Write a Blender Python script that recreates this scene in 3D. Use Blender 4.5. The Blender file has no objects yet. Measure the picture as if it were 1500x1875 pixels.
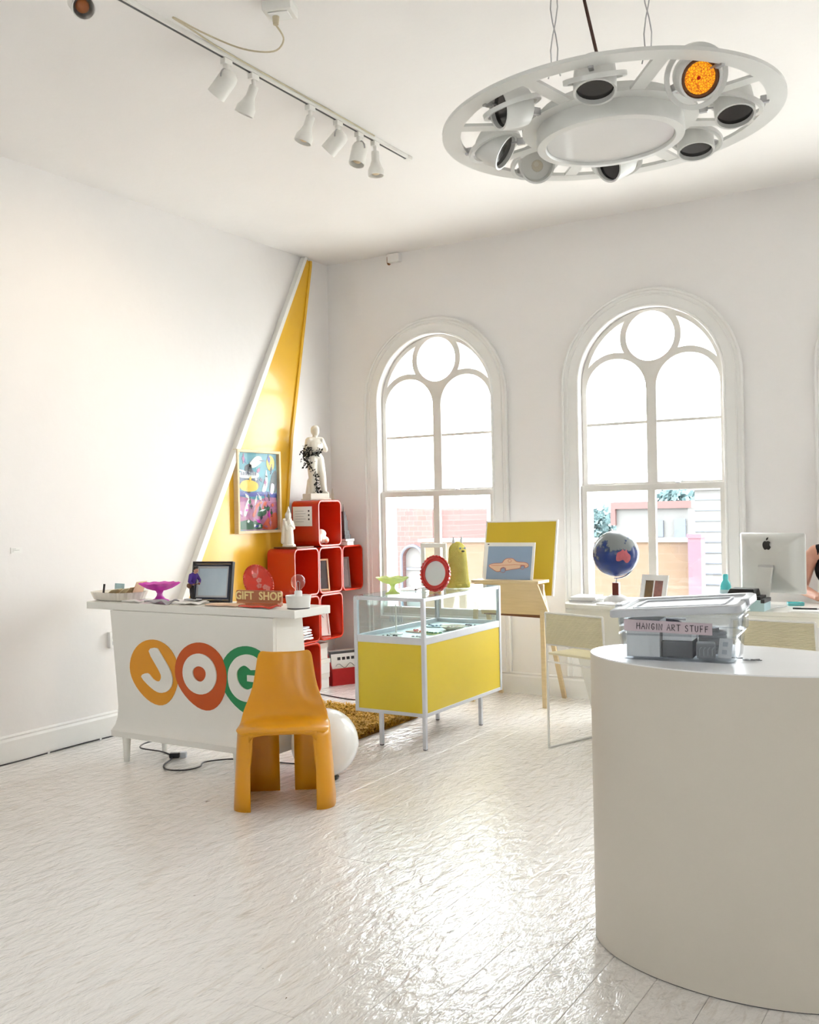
import bpy, bmesh, math, random
from mathutils import Vector, Matrix, geometry
random.seed(7)
S = bpy.context.scene
COL = S.collection
PI = math.pi
cos, sin = math.cos, math.sin
def rad(a): return a*PI/180

# ------------------------------------------------------------------ camera
cam = bpy.data.objects.new('camera', bpy.data.cameras.new('camera'))
COL.objects.link(cam)
YAW, PITCH, ROLL, FPX = .5471, -.0022, -.02, 1825.8
fw = Vector((-sin(YAW)*cos(PITCH), cos(YAW)*cos(PITCH), sin(PITCH)))
rt = Vector((cos(YAW), sin(YAW), 0)); up = rt.cross(fw)
rt, up = cos(ROLL)*rt + sin(ROLL)*up, -sin(ROLL)*rt + cos(ROLL)*up
m3 = Matrix((rt, up, -fw)).transposed().to_4x4()
m3.translation = (0, 0, 1.5)
cam.matrix_world = m3
cam.data.sensor_fit = 'HORIZONTAL'; cam.data.sensor_width = 36
cam.data.lens = 36*FPX/1500
cam.data.clip_start = .05; cam.data.clip_end = 300
S.camera = cam

# ------------------------------------------------------------------ sky and exposure
w = bpy.data.worlds.new('sky'); S.world = w; w.use_nodes = True
bg = w.node_tree.nodes['Background']
bg.inputs[0].default_value = (.97, .965, 1.0, 1); bg.inputs[1].default_value = 6.0
S.view_settings.view_transform = 'Standard'
try: S.view_settings.look = 'None'
except Exception: pass
S.view_settings.gamma = 1; S.view_settings.use_curve_mapping = False
S.view_settings.exposure = 1.34

# ------------------------------------------------------------------ materials
def lin(c):
    c = c/255
    return c/12.92 if c <= .04045 else ((c+.055)/1.055)**2.4
def rgb(c): return (lin(c[0]), lin(c[1]), lin(c[2]), 1)
MATS = {}
def mat(name, c, rough=.5, metal=0, bump=None, var=None, coat=0, spec=.5, emit=None, world=False, stretch=(1,1,1), sss=0):
    if name in MATS: return MATS[name]
    m = bpy.data.materials.new(name); m.use_nodes = True; MATS[name] = m
    nt = m.node_tree; p = nt.nodes['Principled BSDF']; L = nt.links.new
    p.inputs['Base Color'].default_value = rgb(c); p.inputs['Roughness'].default_value = rough
    p.inputs['Metallic'].default_value = metal; p.inputs['Coat Weight'].default_value = coat
    p.inputs['Coat Roughness'].default_value = .08
    p.inputs['Specular IOR Level'].default_value = spec
    if emit:
        p.inputs['Emission Color'].default_value = rgb(emit[0]); p.inputs['Emission Strength'].default_value = emit[1]
    if sss:
        p.inputs['Subsurface Weight'].default_value = sss; p.inputs['Subsurface Radius'].default_value = (.02,.01,.005)
    if bump or var:
        if world: g = nt.nodes.new('ShaderNodeNewGeometry'); co = g.outputs['Position']
        else: g = nt.nodes.new('ShaderNodeTexCoord'); co = g.outputs['Object']
        mp = nt.nodes.new('ShaderNodeMapping'); mp.inputs['Scale'].default_value = stretch
        L(co, mp.inputs['Vector'])
    if var:
        n = nt.nodes.new('ShaderNodeTexNoise'); n.inputs['Scale'].default_value = var[0]; n.inputs['Detail'].default_value = 4
        L(mp.outputs[0], n.inputs['Vector'])
        mx = nt.nodes.new('ShaderNodeMix'); mx.data_type = 'RGBA'
        mx.inputs[6].default_value = rgb(c)
        d = var[2] if len(var) > 2 else tuple(max(0, x-var[1]) for x in c)
        mx.inputs[7].default_value = rgb(d)
        L(n.outputs[0], mx.inputs[0]); L(mx.outputs[2], p.inputs['Base Color'])
    if bump:
        n = nt.nodes.new('ShaderNodeTexNoise'); n.inputs['Scale'].default_value = bump[0]; n.inputs['Detail'].default_value = 5
        L(mp.outputs[0], n.inputs['Vector'])
        b = nt.nodes.new('ShaderNodeBump'); b.inputs['Strength'].default_value = bump[1]; b.inputs['Distance'].default_value = bump[2] if len(bump) > 2 else .01
        L(n.outputs[0], b.inputs['Height']); L(b.outputs[0], p.inputs['Normal'])
    return m
def glass(name, tint=(255,255,255), refl=.06, rough=.02, op=0, opc=(255,255,255)):
    m = bpy.data.materials.new(name); m.use_nodes = True; MATS[name] = m
    nt = m.node_tree; L = nt.links.new; out = nt.nodes['Material Output']
    nt.nodes.remove(nt.nodes['Principled BSDF'])
    t = nt.nodes.new('ShaderNodeBsdfTransparent'); t.inputs[0].default_value = rgb(tint)
    g = nt.nodes.new('ShaderNodeBsdfGlossy'); g.inputs['Roughness'].default_value = rough
    lw = nt.nodes.new('ShaderNodeLayerWeight'); lw.inputs[0].default_value = .5
    pw_ = nt.nodes.new('ShaderNodeMath'); pw_.operation = 'POWER'; pw_.inputs[1].default_value = 5; L(lw.outputs['Facing'], pw_.inputs[0])
    mul = nt.nodes.new('ShaderNodeMath'); mul.operation = 'MULTIPLY_ADD'; mul.inputs[1].default_value = .75; mul.inputs[2].default_value = refl*.6
    mul.use_clamp = True
    L(pw_.outputs[0], mul.inputs[0])
    mx = nt.nodes.new('ShaderNodeMixShader'); L(mul.outputs[0], mx.inputs[0]); L(t.outputs[0], mx.inputs[1]); L(g.outputs[0], mx.inputs[2])
    last = mx
    if op:
        d = nt.nodes.new('ShaderNodeBsdfDiffuse'); d.inputs[0].default_value = rgb(opc)
        m2 = nt.nodes.new('ShaderNodeMixShader'); m2.inputs[0].default_value = op
        L(mx.outputs[0], m2.inputs[1]); L(d.outputs[0], m2.inputs[2]); last = m2
    L(last.outputs[0], out.inputs[0])
    return m

WALL = mat('wall_plaster', (240,237,235), .62, bump=(7,.25,.012), var=(1.6,6), world=True)
CEIL = mat('ceiling_plaster', (242,239,236), .7, bump=(5,.3,.015), var=(1.2,6), world=True)
TRIM = mat('painted_trim', (241,240,237), .4, bump=(30,.12,.003), var=(4,10))
FRAMEW = mat('sash_paint', (226,222,216), .42, bump=(40,.15,.002), var=(9,14))
PANE = glass('window_glass', (250,253,252), .05)
CGLASS = glass('case_glass', (243,249,249), .06)
PGLASS = glass('picture_glass', (252,252,252), .012)
CLEAR = glass('clear_plastic', (248,250,252), .06, .05, .05, (225,228,232))
BULB = glass('bulb_glass', (250,246,238), .10)
WHITE = mat('white_laminate', (240,238,231), .35, var=(3,6), coat=.1)
PLINTH = mat('plinth_paint', (214,206,192), .42, bump=(9,.08,.004), var=(2,7))
PLTOP = mat('plinth_top_paint', (243,243,243), .25, var=(5,6))
WMETAL = mat('white_metal', (236,234,228), .38, var=(20,8))
STEEL = mat('brushed_steel', (190,190,192), .32, 1, var=(30,14))
CHROME = mat('chrome', (225,225,228), .12, 1, var=(10,5))
ALU = mat('case_aluminium', (214,216,222), .4, .15, var=(14,10))
YPANEL = mat('yellow_wall_panel', (236,186,52), .28, bump=(18,.08,.003), var=(3,10), coat=.25)
YCASE = mat('yellow_case_panel', (224,198,52), .3, var=(4,8))
YCHAIR = mat('yellow_plastic', (228,158,24), .33, bump=(120,.05,.001), var=(6,6), coat=.1)
YBOARD = mat('yellow_board', (214,184,48), .55, var=(5,8))
REDSH = mat('red_plastic', (206,52,24), .26, bump=(25,.05,.002), var=(4,14), coat=.3)
RED = mat('red_gloss', (205,40,34), .25, var=(12,12), coat=.3)
REDP = mat('red_plate_glaze', (226,62,44), .2, var=(14,14), coat=.4)
REDBOX = mat('red_card_box', (188,22,26), .55, var=(18,18))
BLACK = mat('black_plastic', (22,21,23), .4, var=(18,8))
BLKCLOTH = mat('black_cloth', (24,23,27), .85, bump=(160,.3,.002), var=(10,10))
DARK = mat('dark_glass', (16,10,10), .12, var=(12,6))
BROWN = mat('brown_wood', (118,74,44), .5, bump=(20,.1,.003), var=(12,26), stretch=(1,8,1))
PINE = mat('pale_wood', (226,204,164), .5, bump=(16,.1,.002), var=(9,22), stretch=(1,1,7))
PLY = mat('plywood', (222,198,158), .55, var=(7,20), stretch=(1,5,8), bump=(20,.06,.002))
CREAM = mat('cream_vinyl', (236,227,196), .45, var=(12,12))
MARBLE = mat('plaster_white', (238,232,220), .45, var=(10,18), bump=(40,.1,.002))
PAPER = mat('white_paper', (242,241,238), .7, var=(9,8))
GREYP = mat('grey_paper', (176,176,180), .7, var=(16,30))
INK = mat('ink', (44,40,42), .7, var=(40,12))
def sweets(name, c, tr, gl=.12):
    m = bpy.data.materials.new(name); m.use_nodes = True; MATS[name] = m; nt = m.node_tree; L = nt.links.new; N = nt.nodes.new
    out = nt.nodes['Material Output']; nt.nodes.remove(nt.nodes['Principled BSDF'])
    tc = N('ShaderNodeTexCoord'); n = N('ShaderNodeTexNoise'); n.inputs['Scale'].default_value = 18; L(tc.outputs['Object'], n.inputs['Vector'])
    mx = N('ShaderNodeMix'); mx.data_type = 'RGBA'; mx.inputs[6].default_value = rgb(c); mx.inputs[7].default_value = rgb(tuple(max(0,x-22) for x in c)); L(n.outputs[0], mx.inputs[0])
    d = N('ShaderNodeBsdfDiffuse'); t = N('ShaderNodeBsdfTranslucent'); g = N('ShaderNodeBsdfGlossy'); g.inputs['Roughness'].default_value = .12
    L(mx.outputs[2], d.inputs[0]); L(mx.outputs[2], t.inputs[0])
    a = N('ShaderNodeMixShader'); a.inputs[0].default_value = tr; L(d.outputs[0], a.inputs[1]); L(t.outputs[0], a.inputs[2])
    b_ = N('ShaderNodeMixShader'); b_.inputs[0].default_value = gl; L(a.outputs[0], b_.inputs[1]); L(g.outputs[0], b_.inputs[2]); L(b_.outputs[0], out.inputs[0])
    return m
PINKG = sweets('magenta_glass', (236,80,212), .35)
LIMEG = sweets('lime_glass', (246,255,186), .6)
GLOBEW = mat('opal_glass', (246,245,242), .22, var=(3,4), coat=.3)
CABLE = mat('dark_cable', (46,44,46), .5, var=(20,12))
WCABLE = mat('ivory_cable', (206,194,166), .5, var=(20,14))
SKIN = mat('skin', (226,170,146), .5, bump=(90,.06,.001), var=(14,14), sss=.15)
HAIR = mat('brown_hair', (64,42,30), .5, bump=(60,.5,.004), var=(30,22), stretch=(1,1,.2))
FUR = mat('yellow_fur', (244,234,128), .8, var=(14,34)); FURT = sweets('yellow_fur_strands', (250,242,150), .5, .02)
PILE = mat('ochre_pile', (236,186,48), .8, var=(14,0,(140,96,14)))
BACKING = mat('rug_backing', (150,108,24), .9, var=(20,20))
TEAL = mat('aqua_plastic', (86,206,208), .25, var=(9,12), coat=.3)
BLUEBOX = mat('pale_blue_card', (176,206,212), .55, var=(9,8))
DGREY = mat('dark_grey_card', (84,84,86), .6, var=(14,22))
MGREY = mat('mid_grey_plastic', (150,150,150), .5, var=(22,30))
LGREY = mat('light_grey_plastic', (200,203,208), .4, var=(8,10))
GREEN = mat('green_paint', (34,146,88), .4, var=(6,10))
ORANGE = mat('orange_paint', (206,88,24), .4, var=(6,10))
AMBER = mat('amber_paint', (234,160,38), .4, var=(6,10))
IVY = mat('dried_ivy', (40,38,34), .7, var=(30,24))
BLUEG = mat('grey_blue_ink', (150,172,200), .6, var=(5,8))
PEACH = mat('peach_ink', (240,206,176), .6, var=(12,10))
OUTLN = mat('coral_ink', (214,118,96), .6, var=(12,10))

# ------------------------------------------------------------------ mesh helpers
class B:
    def __init__(s, m=None): s.v = []; s.f = []; s.m = m or Matrix()
    def add(s, vs, fs):
        o = len(s.v); s.v += [tuple(s.m @ Vector(p)) for p in vs]; s.f += [tuple(i+o for i in f) for f in fs]; return s
    def box(s, x0, x1, y0, y1, z0, z1):
        return s.add([(x,y,z) for z in (z0,z1) for y in (y0,y1) for x in (x0,x1)],
            [(0,2,3,1),(4,5,7,6),(0,1,5,4),(2,6,7,3),(0,4,6,2),(1,3,7,5)])
    def hexa(s, bot, top):
        return s.add(list(bot)+list(top), [(3,2,1,0),(4,5,6,7),(0,1,5,4),(1,2,6,5),(2,3,7,6),(3,0,4,7)])
    def rings(s, R, close=True, cap=True):
        n = len(R[0]); vs = [p for r in R for p in r]; fs = []
        for i in range(len(R)-1):
            for j in range(n if close else n-1):
                k = (j+1) % n
                fs.append((i*n+j, i*n+k, (i+1)*n+k, (i+1)*n+j))
        if cap and close: fs.append(tuple(range(n))[::-1]); fs.append(tuple((len(R)-1)*n+j for j in range(n)))
        return s.add(vs, fs)
    def cyl(s, p0, p1, r0, r1=None, n=20):
        r1 = r0 if r1 is None else r1
        p0, p1 = Vector(p0), Vector(p1); d = (p1-p0).normalized()
        a = d.orthogonal().normalized(); b = d.cross(a)
        t = [2*PI*i/n for i in range(n)]
        return s.rings([[p0+r0*(cos(x)*a+sin(x)*b) for x in t], [p1+r1*(cos(x)*a+sin(x)*b) for x in t]])
    def tube(s, pts, r, n=8, closed=False):
        pts = [Vector(p) for p in pts]; R = []; N = len(pts); pa = None
        for i, p in enumerate(pts):
            if closed: d = pts[(i+1) % N]-pts[i-1]
            else: d = pts[min(i+1,N-1)]-pts[max(i-1,0)]
            d.normalize()
            if pa is None: a = d.orthogonal().normalized()
            else:
                a = pa - d*pa.dot(d)
                a = a.normalized() if a.length > 1e-6 else d.orthogonal().normalized()
            pa = a; b = d.cross(a)
            rr = r[i] if isinstance(r, (list,tuple)) else r
            R.append([p+rr*(cos(2*PI*j/n)*a+sin(2*PI*j/n)*b) for j in range(n)])
        if closed: R.append(R[0]); return s.rings(R, cap=False)
        return s.rings(R)
    def lathe(s, prof, n=32, c=(0,0,0), wave=None):
        R = []
        for r, z in prof:
            R.append([(c[0]+r*(1+(wave[1]*sin(wave[0]*2*PI*j/n) if wave else 0))*cos(2*PI*j/n), c[1]+r*(1+(wave[1]*sin(wave[0]*2*PI*j/n) if wave else 0))*sin(2*PI*j/n), c[2]+z) for j in range(n)])
        return s.rings(R)
    def ell(s, c, r, n=20, k=12, m=None):
        m = m or Matrix(); r = (r,r,r) if not isinstance(r,(tuple,list)) else r
        R = []
        for i in range(1, k):
            a = PI*i/k
            R.append([Vector(c)+m @ Vector((r[0]*sin(a)*cos(2*PI*j/n), r[1]*sin(a)*sin(2*PI*j/n), -r[2]*cos(a))) for j in range(n)])
        o = len(s.v); s.rings(R, cap=False)
        b = s.m @ (Vector(c)+m @ Vector((0,0,-r[2]))); t = s.m @ (Vector(c)+m @ Vector((0,0,r[2])))
        s.v += [tuple(b), tuple(t)]; e = len(s.v)
        for j in range(n):
            s.f.append((o+(j+1) % n, o+j, e-2)); l = o+(k-2)*n; s.f.append((l+j, l+(j+1) % n, e-1))
        return s
    def capsule(s, p0, p1, r0, r1, n=14):
        p0, p1 = Vector(p0), Vector(p1); d = p1-p0
        q = d.to_track_quat('Z','Y').to_matrix() if d.length > 1e-6 else Matrix.Identity(3)
        R = []
        for i in range(1, 6):
            a = PI/2*i/6; R.append([p0+q @ Vector((r0*sin(a)*cos(2*PI*j/n), r0*sin(a)*sin(2*PI*j/n), -r0*cos(a))) for j in range(n)])
        for i in range(0, 6):
            a = PI/2*i/6; R.append([p1+q @ Vector((r1*cos(a)*cos(2*PI*j/n), r1*cos(a)*sin(2*PI*j/n), r1*sin(a))) for j in range(n)])
        return s.rings(R)
    def prism(s, loops, d0, d1, plane='xz'):
        f = {'xz': lambda u,v,d: (u,d,v), 'xy': lambda u,v,d: (u,v,d), 'yz': lambda u,v,d: (d,u,v)}[plane]
        tri = geometry.tessellate_polygon([[Vector((p[0],p[1],0)) for p in l] for l in loops])
        flat = [p for l in loops for p in l]; n = len(flat)
        vs = [f(p[0],p[1],d0) for p in flat]+[f(p[0],p[1],d1) for p in flat]
        fs = [tuple(t) for t in tri]+[tuple(n+i for i in reversed(t)) for t in tri]
        o = 0
        for l in loops:
            k = len(l)
            for i in range(k):
                j = (i+1) % k; fs.append((o+i,o+j,n+o+j,n+o+i))
            o += k
        return s.add(vs, fs)
    def build(s, name, mt, parent=None, smooth=False, bevel=0, seg=2, solid=0, sub=0, sharp=40, remesh=0, relax=0):
        me = bpy.data.meshes.new(name); me.from_pydata(s.v, [], s.f); me.validate()
        bm = bmesh.new(); bm.from_mesh(me); bmesh.ops.recalc_face_normals(bm, faces=bm.faces)
        if smooth:
            for f in bm.faces: f.smooth = True
            for e in bm.edges:
                if len(e.link_faces) == 2 and e.calc_face_angle(0) > rad(sharp): e.smooth = False
        bm.to_mesh(me); bm.free()
        me.materials.append(mt)
        o = bpy.data.objects.new(name, me); COL.objects.link(o); o.parent = parent
        if solid:
            md = o.modifiers.new('solid','SOLIDIFY'); md.thickness = solid; md.offset = 0
        if bevel:
            md = o.modifiers.new('bevel','BEVEL'); md.width = bevel; md.segments = seg; md.limit_method = 'ANGLE'
            if seg > 1: md.harden_normals = False
        if remesh:
            md = o.modifiers.new('remesh','REMESH'); md.mode = 'VOXEL'; md.voxel_size = remesh; md.use_smooth_shade = True
            if relax:
                md = o.modifiers.new('relax','SMOOTH'); md.iterations = relax; md.factor = .5
        if sub:
            md = o.modifiers.new('sub','SUBSURF'); md.levels = sub; md.render_levels = sub
        return o
def thing(name, label, cat, loc=(0,0,0), rz=0, group=None, rot=None):
    o = bpy.data.objects.new(name, None); COL.objects.link(o); o.empty_display_size = .05
    o.location = loc; o.rotation_euler = rot if rot else (0,0,rz)
    return tag(o, label, cat, group)
def tag(o, label, cat, group=None):
    o['label'] = label; o['category'] = cat
    if group: o['group'] = group
    return o
def struct(o): o['kind'] = 'structure'; return o
def copy_tree(o, parent=None):
    c = o.copy(); COL.objects.link(c); c.parent = parent
    for ch in list(o.children): copy_tree(ch, c)
    return c
def at(o, loc, rz=0): o.location = loc; o.rotation_euler = (0,0,rz); return o
def arc(c, r, a0, a1, n): return [(c[0]+r*cos(a0+(a1-a0)*i/n), c[1]+r*sin(a0+(a1-a0)*i/n)) for i in range(n+1)]
def rrect(x0, x1, y0, y1, r, n=5):
    return (arc((x1-r,y0+r), r, -PI/2, 0, n)+arc((x1-r,y1-r), r, 0, PI/2, n)+arc((x0+r,y1-r), r, PI/2, PI, n)+arc((x0+r,y0+r), r, PI, 1.5*PI, n))
def spline(P, k=6, closed=True):
    out = []; N = len(P)
    for i in range(N if closed else N-1):
        g = (lambda j: P[j % N]) if closed else (lambda j: P[max(0,min(N-1,j))])
        p0, p1, p2, p3 = (Vector(g(i+d)) for d in (-1,0,1,2))
        for q in range(k):
            t = q/k
            out.append(tuple(.5*(2*p1+(p2-p0)*t+(2*p0-5*p1+4*p2-p3)*t*t+(3*p1-p0-3*p2+p3)*t**3)))
    if not closed: out.append(tuple(P[-1]))
    return out
def text_part(name, body, size, mt, parent, m, depth=.001, off=0, space=1):
    cu = bpy.data.curves.new(name, 'FONT'); cu.body = body; cu.size = size; cu.extrude = depth; cu.offset = off
    cu.align_x = 'CENTER'; cu.align_y = 'CENTER'; cu.space_character = space; cu.resolution_u = 3
    t = bpy.data.objects.new(name, cu); COL.objects.link(t)
    me = bpy.data.meshes.new_from_object(t.evaluated_get(bpy.context.evaluated_depsgraph_get()))
    bpy.data.objects.remove(t); me.materials.clear(); me.materials.append(mt); me.name = name
    o = bpy.data.objects.new(name, me); COL.objects.link(o); o.parent = parent; o.matrix_local = m
    return o
FRONT = Matrix.Rotation(PI/2, 4, 'X')       # text upright, facing -Y

# ------------------------------------------------------------------ room shell
XL, YW, CH = -5.296, 7.344, 3.722
XR, YB = 3.9, -2.6
TH = .26
WIN = [-4.212, -2.347, -.482, 1.383, 3.0]
HW, ZS, SILL = .556, 2.434, .60
def arch(h, z0, n=28, zs=ZS): return [(-h,z0),(h,z0)]+arc((0,zs), h, 0, PI, n)

# floor with planks
FLOORM = bpy.data.materials.new('gloss_white_boards'); FLOORM.use_nodes = True
def floor_mat(m):
    nt = m.node_tree; L = nt.links.new; N = nt.nodes.new; p = nt.nodes['Principled BSDF']
    g = N('ShaderNodeNewGeometry')
    def noise(sc, stretch, det=4):
        mp = N('ShaderNodeMapping'); mp.inputs['Scale'].default_value = stretch; L(g.outputs['Position'], mp.inputs[0])
        n = N('ShaderNodeTexNoise'); n.inputs['Scale'].default_value = sc; n.inputs['Detail'].default_value = det
        n.inputs['Distortion'].default_value = .6
        L(mp.outputs[0], n.inputs['Vector']); return n.outputs[0]
    a = noise(15, (1.5,.75,1), 3); b = noise(70, (1.5,.5,1), 3); c = noise(1.1, (1,1,1), 2)
    add = N('ShaderNodeMath'); add.operation = 'MULTIPLY_ADD'; add.inputs[1].default_value = .22
    L(b, add.inputs[0]); L(a, add.inputs[2])
    bp = N('ShaderNodeBump'); bp.inputs['Distance'].default_value = .013; bp.inputs['Strength'].default_value = .62
    L(add.outputs[0], bp.inputs['Height']); L(bp.outputs[0], p.inputs['Normal'])
    st = noise(26, (1.8,.25,1), 6)
    cr = N('ShaderNodeValToRGB'); cr.color_ramp.elements[0].position = .28; cr.color_ramp.elements[0].color = rgb((222,215,207))
    cr.color_ramp.elements[1].position = .46; cr.color_ramp.elements[1].color = rgb((239,235,231))
    L(st, cr.inputs[0])
    nk = noise(34, (1.3,.7,1), 2)
    c2 = N('ShaderNodeValToRGB'); c2.color_ramp.elements[0].position = .765; c2.color_ramp.elements[0].color = (0,0,0,1); c2.color_ramp.elements[1].position = .785; c2.color_ramp.elements[1].color = (1,1,1,1)
    L(nk, c2.inputs[0]); mx = N('ShaderNodeMix'); mx.data_type = 'RGBA'; mx.inputs[7].default_value = rgb((120,100,80)); L(cr.outputs[0], mx.inputs[6]); L(c2.outputs[0], mx.inputs[0])
    L(mx.outputs[2], p.inputs['Base Color'])
    mr = N('ShaderNodeMapRange'); mr.inputs[3].default_value = .07; mr.inputs[4].default_value = .17
    L(c, mr.inputs[0]); L(mr.outputs[0], p.inputs['Roughness'])
    p.inputs['Coat Weight'].default_value = .22; p.inputs['Coat Roughness'].default_value = .06; p.inputs['Specular IOR Level'].default_value = .48
    L(bp.outputs[0], p.inputs['Coat Normal'])
floor_mat(FLOORM)
SUB = mat('subfloor_gap', (214,208,196), .8, var=(6,20), world=True)
floor = struct(B().box(XL-.3, XR, YB, YW+.1, -.12, -.0035).build('floor', SUB))
pw = .172; i = 0; x = XL
while x < XR-.01:
    x1 = min(x+pw, XR)
    cuts = sorted([YB]+([YB+1.4+((i*2.37) % 8.3)] if i % 3 else [])+[YW+.02])
    for y0, y1 in zip(cuts[:-1], cuts[1:]):
        if y1-y0 < .05: continue
        g, c = .0004, .0014; dz = random.uniform(-.0005,.0005)
        a0, a1, b0, b1 = x+g, x1-g, y0+g, y1-g
        b = B(); b.rings([[(a0,b0,-.0034),(a1,b0,-.0034),(a1,b1,-.0034),(a0,b1,-.0034)],
                          [(a0,b0,-c+dz),(a1,b0,-c+dz),(a1,b1,-c+dz),(a0,b1,-c+dz)],
                          [(a0+c,b0+c,dz),(a1-c,b0+c,dz),(a1-c,b1-c,dz),(a0+c,b1-c,dz)]])
        b.build('plank', FLOORM, floor)
    x = x1; i += 1
struct(B().box(XL-.3, XR+.3, YB-.3, YW+.3, CH, CH+.2).build('ceiling', CEIL))
struct(B().box(XL-.25, XL, YB, YW+TH, -.1, CH+.05).build('wall_left', WALL))
struct(B().box(XR, XR+.25, YB, YW+TH, -.1, CH+.05).build('wall_right', WALL))
FILL_WINS = [-2.6, .8]  # unseen rear openings, added to let in fill daylight
struct(B().prism([[(XL-.25,-.1),(XR+.25,-.1),(XR+.25,CH+.05),(XL-.25,CH+.05)]]+[[(x-.4,1.0),(x+.4,1.0),(x+.4,2.45),(x-.4,2.45)] for x in FILL_WINS], YB-.25, YB).build('wall_rear', WALL))
for k, x in enumerate(FILL_WINS):
    t = bpy.data.objects.new('window_%d' % (k+6), None); COL.objects.link(t); struct(t); t.location = (x,YB-.12,0)  # numbered on from the arched windows, but added for fill
    B().prism([[(-.4,1.0),(.4,1.0),(.4,2.45),(-.4,2.45)], [(-.36,1.04),(.36,1.04),(.36,1.70),(-.36,1.70)], [(-.36,1.75),(.36,1.75),(.36,2.41),(-.36,2.41)]], -.02, .02).build('fill_sash_frame', FRAMEW, t)
    for z0 in (1.04,1.75): B().box(-.36,.36,-.002,.002,z0,z0+.66).build('pane', PANE, t)
    B().box(-.48,.48,.05,.22,.94,1.0).build('sill', TRIM, t, bevel=.005)
outer = [(XL,-.1),(XR,-.1),(XR,CH+.05),(XL,CH+.05)]
holes = [[(wx+px,pz) for px,pz in arch(HW,SILL)] for wx in WIN]
struct(B().prism([outer]+holes, YW, YW+TH).build('wall_back', WALL, smooth=True, sharp=30))
# baseboards
def base_profile(d0, h): return [(0,0),(d0,0),(d0,h-.035),(d0-.008,h-.02),(d0-.004,h-.01),(d0-.012,h),(0,h)]
b = B(); pr = base_profile(.022,.17)
b.rings([[(XL+p[0],y,p[1]) for p in pr] for y in (YB, YW)]); struct(b.build('baseboard_left', TRIM))
b = B(); b.rings([[(x,YW-p[0],p[1]) for p in pr] for x in (XL, XR)]); struct(b.build('baseboard_back', TRIM))

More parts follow.
